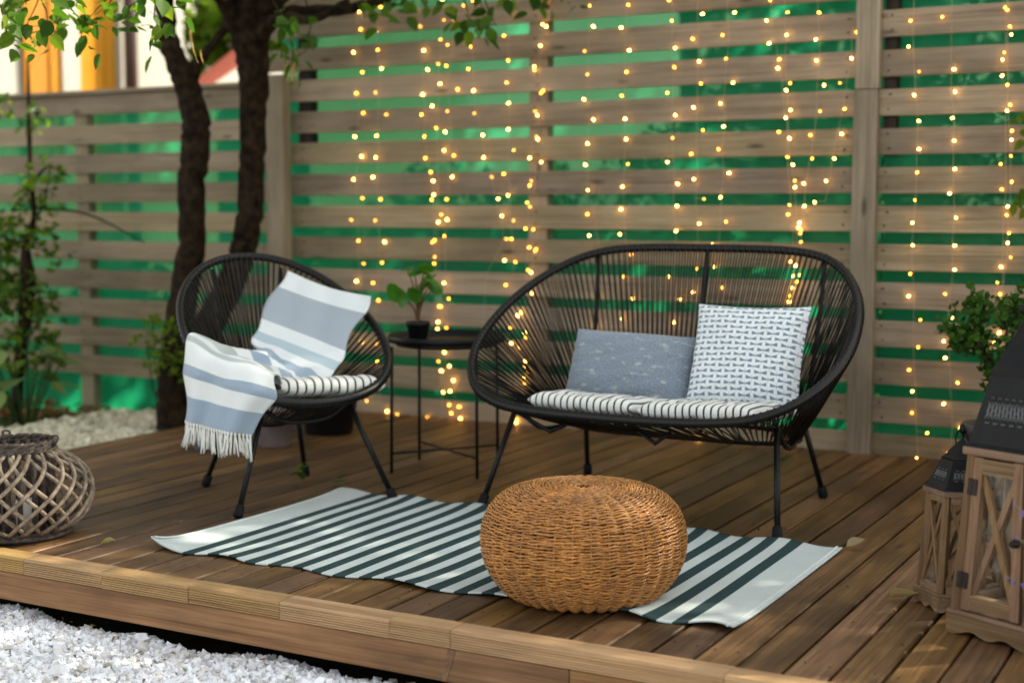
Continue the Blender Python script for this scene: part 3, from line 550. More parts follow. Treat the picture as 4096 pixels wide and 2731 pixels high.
V, F = leaf_cloud(blob_points(16000, clumps(60, (-4.2, 8.5, 10.6, 12.2, .1, 4.6), .75, 71) + clumps(20, (-9, -4.0, 11.5, 13, .1, 1.1), .6, 72), 73), .20, 74)
tag(mesh_obj('hedge', V, F, M_leaf), 'tall green hedge closing the garden far behind the net', 'hedge', kind='stuff')
# two-stemmed tree standing beside the deck
tr_ = tag(empty('forked_tree', (-4.54, 5.03, -.2)), 'dark two-stemmed tree behind the armchair, its boughs over the deck', 'tree')
def limb(P, k=6, n=12, seed=0, rough=.03):
    S = spline(P, k); rg = np.random.default_rng(seed); r = S[:, 3] * .94 * (1 + rough * rg.normal(size=len(S))); C_ = S[:, :3] + rg.normal(size=(len(S), 3)) * .004
    return tube(C_ - np.array((-4.54, 5.03, -.2)), r, n)
def trunk_part(name, *Ls):
    g = G()
    for j, L in enumerate(Ls): g.add(*limb(L, 6, 12 if j == 0 else 8, j + 3))
    return g.obj(name, M_bark, tr_, True)
base = [(-4.545, 5.03, -.26, .17), (-4.542, 5.03, -.16, .135)]
trunk_part('trunk', base + TRUNK_A[0:1] + TRUNK_A[1:], FORK_A)
trunk_part('trunk', base + TRUNK_B, LIMB_A, LIMB_B, LIMB_D)
br = trunk_part('branch', LIMB_C)
# the crown overhead (mostly above the picture)
cl = clumps(30, (-4.9, -2.4, 3.6, 5.6, 2.45, 3.9), .33, 31) + clumps(10, (-5.2, -4.1, 4.2, 5.6, 2.2, 3.4), .33, 32)
Pc = blob_points(4200, cl, 33); Pc = Pc[Pc[:, 2] > 2.16]
V, F = leaf_cloud(Pc - np.array((-4.54, 5.03, -.2)), .10, 34); tag(mesh_obj('crown', V, F, M_leaf, tr_), kind='stuff')
LEAF = good_leaf('leaf', M_leaf_y); LEAFG = good_leaf('leaf_g', M_leaf, 1, .7, bend=.1)
rg = random.Random(4)
for j, (p, src) in enumerate([(p, 0) for p in NEAR_LEAVES] + [(p, 1) for p in FAR_LEAVES]):
    nn = (5 if src == 0 else 4)
    for q in range(nn):
        s_ = rg.uniform(.038, .072) if src == 0 else rg.uniform(.045, .078)
        o = inst(LEAF if rg.random() < (.25 if src == 0 else .15) else LEAFG, 'leaf', br, tuple(np.array(p) - np.array((-4.54, 5.03, -.2)) + np.array([rg.uniform(-.06, .06) for _ in range(3)]) * (1 if q else .2)),
                 (R(rg.uniform(-95, 10)), R(rg.uniform(-40, 40)), R(rg.uniform(0, 360))), (s_, s_, s_))
# twigs that carry the near leaves
g = G()
for p in NEAR_LEAVES[::2] + FAR_LEAVES[::2]:
    q = np.array(p); g.tube(spline([q, q + (rg.uniform(-.08, .08), rg.uniform(-.05, .1), .12), q + (rg.uniform(-.25, .05), rg.uniform(-.1, .35), .38)], 4) - np.array((-4.54, 5.03, -.2)), np.linspace(.0016, .004, 9), 5)
tag(g.obj('twigs', M_bark, br, True), kind='stuff')
# dry seed bracts hanging from it
M_dry = leafmat('dry_bract', (.25, .14, .05), (.42, .26, .10), .35)
DRY = good_leaf('dry_bract', M_dry, 1, .25)
for p in [(-3.36, 3.83, 1.66), (-3.37, 3.85, 1.62), (-3.35, 3.83, 1.58), (-3.34, 3.86, 1.54), (-3.77, 3.6, 1.55), (-3.74, 3.58, 1.60), (-3.60, 4.66, 1.62), (-3.62, 4.7, 1.58), (-3.57, 4.72, 1.55), (-3.50, 4.6, 1.57)]:
    s_ = rg.uniform(.05, .09); inst(DRY, 'seed_bract', br, tuple(np.array(p) - np.array((-4.54, 5.03, -.2))), (R(rg.uniform(-110, -70)), 0, R(rg.uniform(0, 360))), (s_, s_, s_))
# mossy shoots at the foot of the tree
cl = clumps(9, (-4.72, -4.42, 4.86, 5.0, .22, .5), .07, 41)
sh = tag(empty('basal_shoots', (-4.57, 4.9, -.2)), 'bright green shoots sprouting from the foot of the forked tree', 'shoots')
V, F = leaf_cloud(blob_points(260, cl, 42) - np.array((-4.57, 4.9, -.2)), .035, 43); tag(mesh_obj('foliage', V, F, M_leaf_y, sh), kind='stuff')
g = G()
for c_ in cl: g.tube(spline([(0.02, .08, .1), ((c_[0] + 4.57) * .6, (c_[1] - 4.9) * .6 + .03, (c_[2] + .2) * .6), (c_[0] + 4.57, c_[1] - 4.9, c_[2] + .2)], 4), .003, 5)
tag(g.obj('stems', M_bark, sh, True), kind='stuff')
# sapling at the left
sp = tag(empty('sapling', (-5.846, 5.25, -.2)), 'slender leafy sapling standing before the lower fence at far left', 'sapling')
o_ = np.array((-5.846, 5.25, -.2)); S = np.array([(-5.85, 5.25, -.22)] + SAPLING + [(-5.68, 5.25, 1.75)]) - o_
rad = [.034, .032, .030, .034, .042, .020, .014, .013, .012, .010, .006]
g = G(); g.tube(spline(np.column_stack([S, rad]), 5)[:, :3], spline(np.column_stack([S, rad]), 5)[:, 3], 8)
side = [((.11, 0, 1.01), (-.1, .02, 1.05), (-.28, .02, 1.25)), ((.1, 0, .84), (.0, .0, .80), (-.16, 0, .98)), ((.15, 0, 1.1), (.28, -.03, 1.22), (.36, -.05, 1.42)), ((.16, 0, 1.3), (.26, .02, 1.4), (.42, .02, 1.35)), ((.10, 0, .7), (.22, -.05, .78), (.3, -.08, .72)), ((.15, 0, 1.2), (.5, .05, 1.16), (.85, .08, 1.02))]
for L in side: g.tube(spline(L, 5), np.linspace(.009, .003, 11), 6)
g.obj('trunk', M_bark, sp, True)
cl = [(-.1, 0, 1.05, .22, .12, .14), (.2, -.03, 1.15, .18, .1, .2), (.3, -.04, 1.35, .14, .1, .12), (.08, -.02, .72, .24, .12, .18), (-.12, 0, .85, .2, .12, .18), (.05, 0, .45, .25, .14, .14), (.15, 0, 1.65, .12, .1, .1), (-.15, 0, 1.72, .2, .1, .08), (.26, 0, .62, .1, .1, .14), (.3, 0, .95, .1, .08, .1)]
V, F = leaf_cloud(blob_points(280, cl, 51), .055, 52, .7); tag(mesh_obj('crown', V, F, M_leaf_d, sp), kind='stuff')
V, F = leaf_cloud(blob_points(560, cl, 53), .055, 54, .7); tag(mesh_obj('crown', V, F, M_leaf_y, sp), kind='stuff')
# pale broad-leaved plant and grass below it
pl = tag(empty('broad_leaved_plant', (-5.45, 4.95, -.2)), 'pale green broad-leaved plant below the sapling', 'plant')
LEAFB = good_leaf('leaf_pale', leafmat('leaf_pale', (.12, .19, .06), (.22, .30, .10), .35), 1, .8)
for k in range(18):
    a = rg.uniform(0, 6.28); hh = rg.uniform(.30, .62); rr = rg.uniform(.03, .26); s_ = rg.uniform(.10, .17)
    p = (rr * math.cos(a) - .02, rr * math.sin(a), hh - .25 * rr); inst(LEAFB, 'leaf', pl, p, (R(rg.uniform(-50, 5)), R(rg.uniform(-20, 20)), a - 1.57 + rg.uniform(-.5, .5)), (s_, s_, s_))
g = G()
for k in range(20):
    a = rg.uniform(0, 6.28); rr = rg.uniform(.03, .22); g.tube(spline([(0, 0, 0), (rr * .5 * math.cos(a), rr * .5 * math.sin(a), .28), (rr * math.cos(a), rr * math.sin(a), rg.uniform(.35, .6))], 4), .004, 5)
tag(g.obj('stems', M_leaf_d, pl, True), kind='stuff')
gr = tag(empty('grass_tuft', (-4.98, 4.28, -.2)), 'tuft of arching grass blades behind the round willow lantern', 'grass')
V = []; F = []
for k in range(90):
    a = rg.uniform(0, 6.28); L = rg.uniform(.18, .42); wv = .0045; bend = rg.uniform(.4, 1.1); d0 = np.array((math.cos(a), math.sin(a), 0)); s0 = np.array((-d0[1], d0[0], 0)); p0 = np.array((rg.uniform(-.16, .16), rg.uniform(-.12, .12), .0)); b0 = len(V)
    for j in range(6):
        t = j / 5; p = p0 + d0 * L * bend * .7 * t * t + np.array((0, 0, L * (t - .38 * bend * t * t))); V += [p - s0 * wv * (1 - t * .9), p + s0 * wv * (1 - t * .9)]
        if j: c = b0 + 2 * j; F.append((c - 2, c - 1, c + 1, c))
tag(mesh_obj('blades', V, F, M_leaf, gr, True), kind='stuff')
# brown leaf litter along the lower fence
P = np.stack([RNG.uniform(-6.6, -4.75, 420), RNG.uniform(5.35, 5.72, 420), RNG.uniform(-.18, -.08, 420)], 1)
V, F = leaf_cloud(P, .06, 61, .6, 1.2); tag(mesh_obj('leaf_litter', V, F, leafmat('litter', (.06, .03, .012), (.25, .14, .04), .15)), 'brown fallen leaves lying along the foot of the lower fence', 'leaf litter', kind='stuff')
# ================================================================ FURNITURE
M_black = plain('black_metal', (.0035, .004, .005), .45, .28, 0, 60, .2)
M_rubber = plain('black_rubber', (.005, .005, .006), .7, .2)
b = NB('black_cord'); M_cord = b.out(b.bsdf((.004, .0038, .0038), .42, None, .32))

def shell_seat(root, rim, inner, ncord, rim_r, wraps):
    """outer rim wrapped in cord, small inner ring, and the straight cords between them (local coordinates)"""
    T = np.linspace(0, 2 * np.pi, len(rim), endpoint=False)
    S = np.asarray(rim); nseg = wraps * 2
    Pt = np.stack([np.interp(np.linspace(0, len(S), nseg, endpoint=False), np.arange(len(S) + 1), np.append(S[:, k], S[0, k])) for k in range(3)], 1)
    rr = rim_r * (1 + .045 * np.where(np.arange(nseg) % 2, 1, -1))
    g = G(); g.tube(Pt, rr, 10, True); r_ = g.obj('rim', M_cord, root, True)
    I = np.asarray(inner); g = G(); g.tube(I, .008, 8, True); g.obj('inner_ring', M_black, root, True)
    g = G()
    m = len(S)
    for k in range(ncord):
        for sg in (-1, 1):
            u = k / ncord * m; i0 = int(u) % m; f = u - int(u)
            p = S[i0] * (1 - f) + S[(i0 + 1) % m] * f; q = I[i0] * (1 - f) + I[(i0 + 1) % m] * f
            d = (q - p) / np.linalg.norm(q - p)
            sag = np.array((0, 0, -.006 * (k % 3)))
            tn = S[(i0 + 1) % m] - S[i0]; nn_ = np.cross(tn, d); nn_ /= np.linalg.norm(nn_) + 1e-9
            e_ = nn_ * sg * rim_r; w_ = p - e_ * .0
            g.tube([p - d * rim_r * .75 + e_ * .75, p + e_ * 1.05, p + (q - p) * .55 + e_ * .28 + sag, q + d * .01], .0024, 5, caps=False)
    tag(g.obj('cords', M_cord, root, True), kind='stuff')
    # cord loops around the rim
def leg(root, top, foot, r=.0095):
    top, foot = np.array(top, float), np.array(foot, float)
    d = (foot - top) / np.linalg.norm(foot - top)
    g = G(); g.tube([top, foot - d * .012], r, 10); l_ = g.obj('leg', M_black, root, True)
    g = G(); g.tube([foot - d * .045, foot - d * .040, foot - d * .012, foot - d * .004, foot + (0, 0, .001)], [.0105, .0155, .017, .016, .010], 12); g.obj('foot_cap', M_rubber, l_, True)
    return l_
# ---- armchair (local: +x = sitter's side axis, -y = forward)
ac_yaw = math.atan2(.863, .505)
ac = tag(empty('armchair', (-3.05, 3.92, 0), ac_yaw), 'round black corded armchair with a striped throw over it, beside the side table', 'armchair')
T = np.linspace(0, 2 * np.pi, 240, endpoint=False)
W, k_, e1, e2, f0, Lf, c_, z0, Lz, cz, s0 = (0.3472, 0.0992, 0.9326, 0.9344, 0.004, 0.3442, 0.0053, 0.5912, 0.2273, -0.0095, -0.0066)
v = sup(np.sin(T), e2); rim = np.stack([W * sup(np.cos(T), e1) * (1 - k_ * v) + s0, -(f0 - Lf * v + c_ * (1 - v * v)), z0 + Lz * v + cz * (1 - v * v)], 1)
inner = np.stack([.105 * np.cos(T), .15 + .06 * np.sin(T), .262 + .03 * np.sin(T)], 1)
shell_seat(ac, rim, inner, 100, .0145, 330)
AC_RIM, AC_IN = rim, inner
for sx in (-1, 1):
    leg(ac, (sx * .155, -.20, .335), (sx * .281, -.288, 0)); leg(ac, (sx * .115, .175, .30), (sx * .195, .283, 0))
    g = G(); g.tube(spline([(sx * .155, -.20, .335), (sx * .13, -.02, .268), (sx * .115, .175, .30), (sx * .12, .30, .55), (sx * .13, .338, .775)], 6), .0075, 8); g.obj('frame_rod', M_black, ac, True)
g = G(); g.tube(spline([(-.155, -.20, .335), (-.07, -.19, .285), (.07, -.19, .285), (.155, -.20, .335)], 5), .0075, 8); g.obj('cross_rod', M_black, ac, True)
g = G(); g.tube([(-.155, -.20, .335), (-.20, -.305, .385)], .008, 8); g.tube([(.155, -.20, .335), (.20, -.305, .385)], .008, 8); g.obj('rim_brace', M_black, ac, True)

# ---- loveseat
BX, BY = -1.832, 4.3983
lv = tag(empty('loveseat', (BX, BY, 0), 0), 'wide black corded loveseat with two pillows, in front of the fairy lights', 'loveseat')
n = 288; T = np.linspace(0, 2 * np.pi, n, endpoint=False)
rad = spline(np.array(BENCH_RIM)[:, None], 4, True)[:, 0]
xx = .645 * rad * np.cos(T); vv = rad * np.sin(T)
vn = vv / np.abs(vv).max()
# resample evenly by arc length
rim = np.stack([xx, .4185 * vv, .6004 + .2567 * vv], 1)
seg = np.linalg.norm(np.roll(rim, -1, 0) - rim, axis=1); s = np.concatenate([[0], np.cumsum(seg)]); u = np.linspace(0, s[-1], n, endpoint=False)
rim = np.stack([np.interp(u, s, np.append(rim[:, k], rim[0, k])) for k in range(3)], 1)
vv = (rim[:, 1]) / .4185
# inner ring: long stadium under the back edge of the seat
ang = np.arctan2(vv, rim[:, 0] / .645)
inner = np.stack([rim[:, 0] * .65, .185 + .055 * vv, .228 + .02 * vv], 1)
shell_seat(lv, rim, inner, 172, .0148, 560)
for sx in (-1, 1):
    leg(lv, (sx * .459, -.185, .32), (sx * .514, -.328, 0)); leg(lv, (sx * .402, .235, .32), (sx * .452, .367, 0))
    g = G(); g.tube(spline([(sx * .459, -.185, .32), (sx * .44, .0, .225), (sx * .41, .235, .27), (sx * .42, .36, .57), (sx * .43, .402, .838)], 6), .0085, 8); g.obj('frame_rod', M_black, lv, True)
    g = G(); g.tube([(sx * .459, -.185, .32), (sx * .50, -.33, .362)], .0085, 8); g.obj('rim_brace', M_black, lv, True)
g = G(); g.tube(spline([(0, .22, .28), (0, .34, .57), (0, .408, .85)], 6), .0085, 8); g.obj('frame_rod', M_black, lv, True)
# bent stretcher rods under the seat
for xa, xb, xc, zb_ in ((-.445, -.32, -.235, .250), (-.03, .06, .112, .240)):
    g = G(); g.tube([(xa, -.2, zb_ + .055), (xb, -.2, zb_), (xc, -.2, zb_ + .04)], .0072, 8); g.obj('stretcher', M_black, lv, True)

# ---- side table with tray top
TX, TY = -2.80, 4.60
st = tag(empty('side_table', (TX, TY, 0), R(4)), 'round black metal tray table between the armchair and the loveseat', 'side table')
g = G(); g.lathe([(.001, .488), (.205, .488), (.222, .492), (.226, .515), (.222, .517), (.217, .498), (.204, .494), (.001, .494)], 48, cap=False); g.obj('tray', M_black, st, True)
g = G(); g.tube([(.19 * math.cos(a), .19 * math.sin(a), .481) for a in np.linspace(0, 6.283, 40, endpoint=False)], .005, 8, True); g.obj('support_ring', M_black, st, True)
cr = [(-.14 - .012, -.165), (-.19, .125), (.19, -.13), (.136, .163)]
for (x, y) in cr: g = G(); g.tube([(x * .98, y * .98, .478), (x, y, .001)], .0062, 8); g.obj('leg', M_black, st, True)
for a_, b_ in ((0, 3), (1, 2)): g = G(); g.tube([(*cr[a_], .075), (*cr[b_], .075 + (.0 if a_ else .002))], .0045, 6); g.obj('stretcher', M_black, st, True)
# potted plant on it
M_potblack = plain('black_plastic', (.006, .006, .007), .5, .3)
pp = tag(empty('potted_plant', (-2.895, 4.545, .494)), 'small round-leaved plant in a black pot on the tray table', 'potted plant')
g = G(); g.lathe([(.030, 0), (.034, .002), (.043, .058), (.047, .06), (.047, .072), (.043, .072), (.040, .06), (.001, .058)], 24, cap=False); g.obj('pot', M_potblack, pp, True)
g = G(); g.lathe([(.039, .060), (.02, .064), (.001, .062)], 16, cap=False); g.obj('soil', M_soil, pp, True)
M_pil = leafmat('pilea_leaf', (.045, .17, .012), (.08, .26, .03), .4, .3)
Vr = [(0, 0, 0)]; Fr = []
for ring in (1, 2, 3):
    for k in range(16): a = 2 * math.pi * k / 16; rr = ring / 3 * .5; Vr.append((rr * math.cos(a), rr * math.sin(a) * 1.12, -.16 * (ring / 3) ** 2 + .03 * math.cos(2 * a) * ring / 3))
for k in range(16): Fr.append((0, 1 + k, 1 + (k + 1) % 16))
for ring in (0, 1):
    for k in range(16): a = 1 + ring * 16 + k; c2 = 1 + ring * 16 + (k + 1) % 16; Fr.append((a, a + 16, c2 + 16, c2))
tmp = mesh_obj('leaf', Vr, Fr, M_pil, smooth=True); PIL = tmp.data; bpy.data.objects.remove(tmp)
lvs = [(-.085, -.02, .185, .075, -65, 10), (-.045, -.03, .165, .07, -80, 60), (-.06, .02, .275, .055, -20, 100), (.0, -.02, .265, .06, -15, 200), (.03, .01, .285, .07, -25, 0), (.06, -.02, .26, .075, -35, 300), (.09, -.03, .235, .09, -28, 280), (.06, .03, .21, .07, -40, 250), (.01, -.03, .18, .065, -60, 30), (.02, .03, .24, .07, -30, 120), (-.015, .03, .20, .06, -45, 150)]
gs = G()
for (x, y, z, s_, tilt, az) in lvs:
    inst(PIL, 'leaf', pp, (x, y, z), (R(tilt), R(random.uniform(-15, 15)), R(az) if abs(tilt) < 50 else R(random.uniform(-25, 25))), (s_, s_, s_))
    gs.tube(spline([(0, 0, .06), (x * .25, y * .25, .06 + (z - .06) * .55), (x, y, z - .004)], 5), np.linspace(.004, .0022, 11), 5)
gs.obj('stem', plain('plant_stem', (.12, .06, .02), .6), pp, True)

# ---- cushions
M_cushion = None
def stripe_mat(name, cw, cd, period, duty, axis=0, off=0., wobble=0., weave=700, sheen=.2, rough=.85):
    b = NB(name); uvn = b.n('UVMap'); x_, y_, z_ = b.sep(uvn.outputs[0]); t = (x_, y_)[axis]
    t = b.math('ADD', t, off)
    f = b.math('FRACT', b.math('DIVIDE', t, period))
    lo = b.math('GREATER_THAN', f, .5 - duty / 2); hi = b.math('LESS_THAN', f, .5 + duty / 2)
    s_ = b.math('MULTIPLY', lo, hi)
    wv = b.n('TexNoise'); b.set(wv, 'Vector', b.coord('UV', (weave, weave, 1))); b.set(wv, 'Scale', 1.0); b.set(wv, 'Detail', 2)
    col = b.mix(s_, cw, cd); col = b.mix(1.0, col, b.ramp(wv.outputs[0], [(.3, (.86,) * 3), (.7, (1.08,) * 3)]), 'MULTIPLY')
    return b.out(b.bsdf(col, rough, b.bump(wv.outputs[0], .35, .002), .2, sheen=sheen))
WHITE = (.74, .77, .75); TEAL = (.028, .062, .066)
M_cush = stripe_mat('cushion_stripe', (.76, .77, .73), (.03, .058, .065), .0245, .27); M_cush2 = stripe_mat('cushion_stripe_wide', (.76, .77, .73), (.03, .058, .065), .031, .25)
def pad(name, lx, ly, th, label, loc, rot=(0, 0, 0), group=None, tufts=(), shape=.55, cells=4, seedv=0, m=None):
    """thin seat cushion with rolled lobes"""
    nu, nv = 65, 37; V = []; UV = []; rg = np.random.default_rng(seedv)
    for side in (1, -1):
        for i in range(nu):
            for j in range(nv):
                u = math.sin(math.pi / 2 * (i / (nu - 1) * 2 - 1)); v_ = math.sin(math.pi / 2 * (j / (nv - 1) * 2 - 1))
                e = (1 - abs(u) ** 8) * (1 - abs(v_) ** 6); h = th / 2 * max(0, e) ** .36
                lobe = .70 + .30 * abs(math.sin(math.pi * (u + 1) / 2 * cells))**.55
                h *= lobe
                for (tx, ty) in tufts: h *= 1 - .75 * math.exp(-((u - tx) ** 2 * lx * lx / 4 + (v_ - ty) ** 2 * ly * ly / 4) / .0007)
                ex = 1 - .05 * v_ * v_; ey = 1 - .05 * u * u
                V.append((u * lx / 2 * ex, v_ * ly / 2 * ey, side * h + .002 * math.sin(9 * u + seedv) + .002 * math.sin(7 * v_ + 2 * seedv))); UV.append((u * lx / 2, v_ * ly / 2))
    F = grid_faces(nu, nv); F = [f for f in F] + [tuple(k + nu * nv for k in f[::-1]) for f in F]
    o = mesh_obj(name, V, F, m or M_cush, None, True, UV); o.location = loc; o.rotation_euler = rot
    return tag(o, label, 'seat cushion', group)
pad('seat_cushion', .385, .40, .064, 'striped white seat cushion on the left half of the loveseat', (-1.985, 4.255, .350), (R(-6), R(1), 0), 'striped seat cushions', [(-.5, -.45), (.5, -.45), (-.5, .5), (.5, .5)], seedv=1)
pad('seat_cushion', .40, .40, .064, 'striped white seat cushion on the right half, under the printed pillow', (-1.588, 4.255, .352), (R(-6), R(-2), 0), 'striped seat cushions', [(-.5, -.45), (.5, -.45), (-.5, .5), (.5, .5)], seedv=2)
fx, fy = math.sin(ac_yaw), -math.cos(ac_yaw)
pad('seat_cushion', .40, .38, .068, 'striped white seat cushion in the armchair, half under the throw', (-3.05 + fx * .105 + .03, 3.92 + fy * .105 + .06, .385), (R(-7), R(2), ac_yaw), 'striped seat cushions', [(-.5, -.4), (.45, -.4)], seedv=3, m=M_cush2)

def pillow(name, lx, lz, th, material, label, bottom, top, roll=0., ears=.06, seedv=0, group=None):
    """cushion standing on its edge; local x across, local z up, bulge along y"""
    n = 33; V = []; UV = []
    for side in (1, -1):
        for i in range(n):
            for j in range(n):
                u = i / (n - 1) * 2 - 1; w_ = j / (n - 1) * 2 - 1
                e = max(0, (1 - abs(u) ** 3.2)) * max(0, (1 - abs(w_) ** 3.2)); h = th / 2 * e ** .5
                pin = 1 - ears * (1 - u * u) ; pin2 = 1 - ears * (1 - w_ * w_)
                wr = .0035 * math.sin(7 * u + 3 * w_ + seedv) * e + .002 * math.sin(15 * w_ - 6 * u + seedv)
                V.append((u * lx / 2 * (pin2), -side * (h + wr), w_ * lz / 2 * (pin))); UV.append((u * lx / 2, w_ * lz / 2))
    F = grid_faces(n, n); F = [f for f in F] + [tuple(k + n * n for k in f[::-1]) for f in F]
    o = mesh_obj(name, V, F, material, None, True, UV)
    bt, tp = Vector(bottom), Vector(top); zax = (tp - bt).normalized(); xax = Vector((1, 0, 0)); yax = zax.cross(xax).normalized(); xax = yax.cross(zax)
    m = Matrix((xax, yax, zax)).transposed().to_4x4(); m = Matrix.Translation((bt + tp) / 2) @ m @ Matrix.Rotation(roll, 4, 'Y')
    o.matrix_world = m
    return tag(o, label, 'pillow', group)
# grey-blue speckled fabric
b = NB('speckled_fabric'); uvn = b.n('UVMap')
nz1 = b.noise(b.coord('UV', (190, 190, 1)), 1.0, 3, .6); nz2 = b.noise(b.coord('UV', (24, 62, 1)), 1.0, 2, .4)
c = b.ramp(nz1, [(.3, (.095, .14, .20)), (.7, (.31, .36, .41))])
c = b.mix(b.ramp(nz2, [(.60, (0,) * 3), (.72, (.75,) * 3)]), c, (.46, .49, .47))
M_grey = b.out(b.bsdf(c, .9, b.bump(nz1, .3, .002), .15, sheen=.25))
# white fabric printed with rows of little winged shapes
b = NB('printed_fabric'); uvn = b.n('UVMap'); ux, uy, _ = b.sep(uvn.outputs[0])
PXc, PYc = .0530, .0196
row = b.math('FLOOR', b.math('DIVIDE', uy, PYc)); sh_ = b.math('MULTIPLY', b.math('FRACT', b.math('MULTIPLY', row, .5)), PXc)
sh_ = b.math('ADD', sh_, b.math('MULTIPLY', b.math('SINE', b.math('MULTIPLY', row, 2.4)), .002))
fx_ = b.math('SUBTRACT', b.math('FRACT', b.math('DIVIDE', b.math('ADD', ux, sh_), PXc)), .5)
fy_ = b.math('SUBTRACT', b.math('FRACT', b.math('DIVIDE', uy, PYc)), .5)
ax_ = b.math('ABSOLUTE', fx_)
yw = b.math('SUBTRACT', fy_, b.math('MULTIPLY', ax_, .30))
half = b.math('MULTIPLY_ADD', ax_, .72, .06)
wing = b.math('MULTIPLY', b.math('LESS_THAN', b.math('ABSOLUTE', yw), half), b.math('LESS_THAN', ax_, .39))
slit = b.math('GREATER_THAN', b.math('ABSOLUTE', yw), b.math('MULTIPLY', ax_, .10))
line = b.math('MULTIPLY', b.math('LESS_THAN', ax_, .02), .5)
f_ = b.math('MAXIMUM', wing, line)
nzv = b.noise(b.coord('UV', (600, 600, 1)), 1.0, 2)
c = b.mix(f_, (.73, .78, .81), b.ramp(nzv, [(.3, (.10, .175, .23)), (.7, (.20, .29, .35))]))
M_print = b.out(b.bsdf(c, .85, b.bump(nzv, .3, .002), .2, sheen=.2))
pillow('pillow', .458, .25, .15, M_grey, 'grey blue speckled oblong pillow on the loveseat', (-1.972, 4.40, .335), (-1.972, 4.50, .565), R(1.5), .02, 1)
pillow('pillow', .388, .365, .15, M_print, 'square white pillow printed with rows of blue winged shapes', (-1.556, 4.375, .328), (-1.551, 4.515, .680), R(-1.2), .05, 2)

# ---- throw blanket
A = np.array([r[0] for r in BLANKET]); Bb = np.array([r[1] for r in BLANKET])
SA, SB = spline(A, 9), spline(Bb, 9); nl = len(SA); nw = 33
mid = (SA + SB) / 2; dl = np.concatenate([[0], np.cumsum(np.linalg.norm(np.diff(mid, axis=0), axis=1))]); Lb = dl[-1]
V = []; UV = []
view = np.array((-.45, .87, -.10))
nrow = np.arange(nl) / 9.0
for i in range(nl):
    for j in range(nw):
        t = j / (nw - 1); p = SA[i] * (1 - t) + SB[i] * t
        p = p + (SB[i] - SA[i]) * (.030 * math.sin(nrow[i] * 1.9 + 1.2) * (1 - t) ** 3 + .028 * math.sin(nrow[i] * 2.3) * t ** 3)
        p = p + np.array((0, 0, -.016)) * math.sin(math.pi * t) * max(0, 1 - nrow[i] / 2)
        r_ = nrow[i]
        up_part = max(0, 1 - r_ / 5.5); fold_part = math.exp(-((r_ - 7) / 1.6) ** 2); hang = min(1, max(0, (r_ - 9.3) / 2))
        bul = np.array((0, 0, 0.))
        # upper part sinks into the hollow of the back; lower part bulges over the rim and falls in soft folds
        bul += view * (.035 * up_part * math.sin(math.pi * t) + .011 * up_part * math.sin(7 * t + r_ * 1.4) + .006 * up_part * math.sin(16 * t - r_ * 1.1))
        bul += np.array((0, 0, 1)) * fold_part * (.018 * math.sin(t * 12 + r_ * 2.2) + .012 * math.sin(t * 23 + 1.7 * r_))
        bul += -view * hang * (.014 * math.sin(t * 11 + .5) + .008 * math.sin(t * 19 + .4 * r_) + .012 * math.sin(math.pi * t))
        push = min(1, max(0, (r_ - 8.6) / 1.2)); bul += -view * .05 * push * math.sin(math.pi * t) ** .8
        rid = math.exp(-((r_ - 9.6) / 1.5) ** 2); bul += np.array((-.012, -.02, .024)) * rid + np.array((0, 0, .010)) * rid * math.sin(t * 9 + .8)
        V.append(p + bul); UV.append((t, r_))
F = grid_faces(nl, nw)
b = NB('throw_fabric'); uvn = b.n('UVMap'); ux, uy, _ = b.sep(uvn.outputs[0])
tt = b.math('DIVIDE', uy, 14.0)
WH = (.74, .80, .82); BL = (.31, .40, .51); GY = (.37, .43, .49); LB = (.42, .54, .61); GG = (.42, .49, .48)
stops = [(0, WH), (1.0, GY), (3.0, WH), (3.85, LB), (4.55, WH), (5.2, BL), (6.1, WH), (6.8, BL), (7.6, WH), (8.1, GG), (8.9, WH), (9.3, GG), (9.75, WH), (10.85, BL), (11.75, WH), (12.85, BL)]
c = b.ramp(tt, [(s_ / 14.0, c_) for s_, c_ in stops], 'CONSTANT')
wv = b.noise(b.coord('UV', (260, 170, 1)), 1.0, 2)
c = b.mix(1.0, c, b.ramp(wv, [(.3, (.84,) * 3), (.7, (1.1,) * 3)]), 'MULTIPLY')
M_throw = b.out(b.bsdf(c, .9, b.bump(wv, .4, .003), .15, sheen=.3))
org = np.array((-2.95, 3.75, .35))
th = tag(empty('throw_blanket', tuple(org)), 'blue and white striped throw with white fringe, draped over the armchair', 'blanket')
o = mesh_obj('cloth', np.array(V) - org, F, M_throw, th, True, UV)
so = o.modifiers.new('thick', 'SOLIDIFY'); so.thickness = .004; so.offset = 0
# fringe tassels
last = np.array(V[-nw:]) - org; M_fringe = plain('fringe_yarn', (.76, .78, .75), .9, .15, 0, 300, .1)
rg = random.Random(12)
for k in range(24):
    t = (k + .5) / 24 * (nw - 1); i0 = min(int(t), nw - 2); p = last[i0] * (1 - (t - i0)) + last[i0 + 1] * (t - i0)
    g = G(); L = rg.uniform(.062, .088); lean = rg.uniform(-.018, .018); lean2 = rg.uniform(-.012, .012)
    g.lathe([(.0005, .005), (.0045, .002), (.0045, -.004), (.003, -.007)], 7, tuple(p), False)
    for q in range(5):
        a = rg.uniform(0, 6.28); e = rg.uniform(.004, .011)
        g.tube(spline([p + (0, 0, -.003), p + (lean * .4 + e * .6 * math.cos(a), lean2 * .4 + e * .6 * math.sin(a), -L * .45), p + (lean + e * math.cos(a), lean2 + e * math.sin(a), -L * rg.uniform(.85, 1.1))], 4), np.linspace(.0026, .0016, 9), 5)
    g.obj('tassel', M_fringe, th, True)

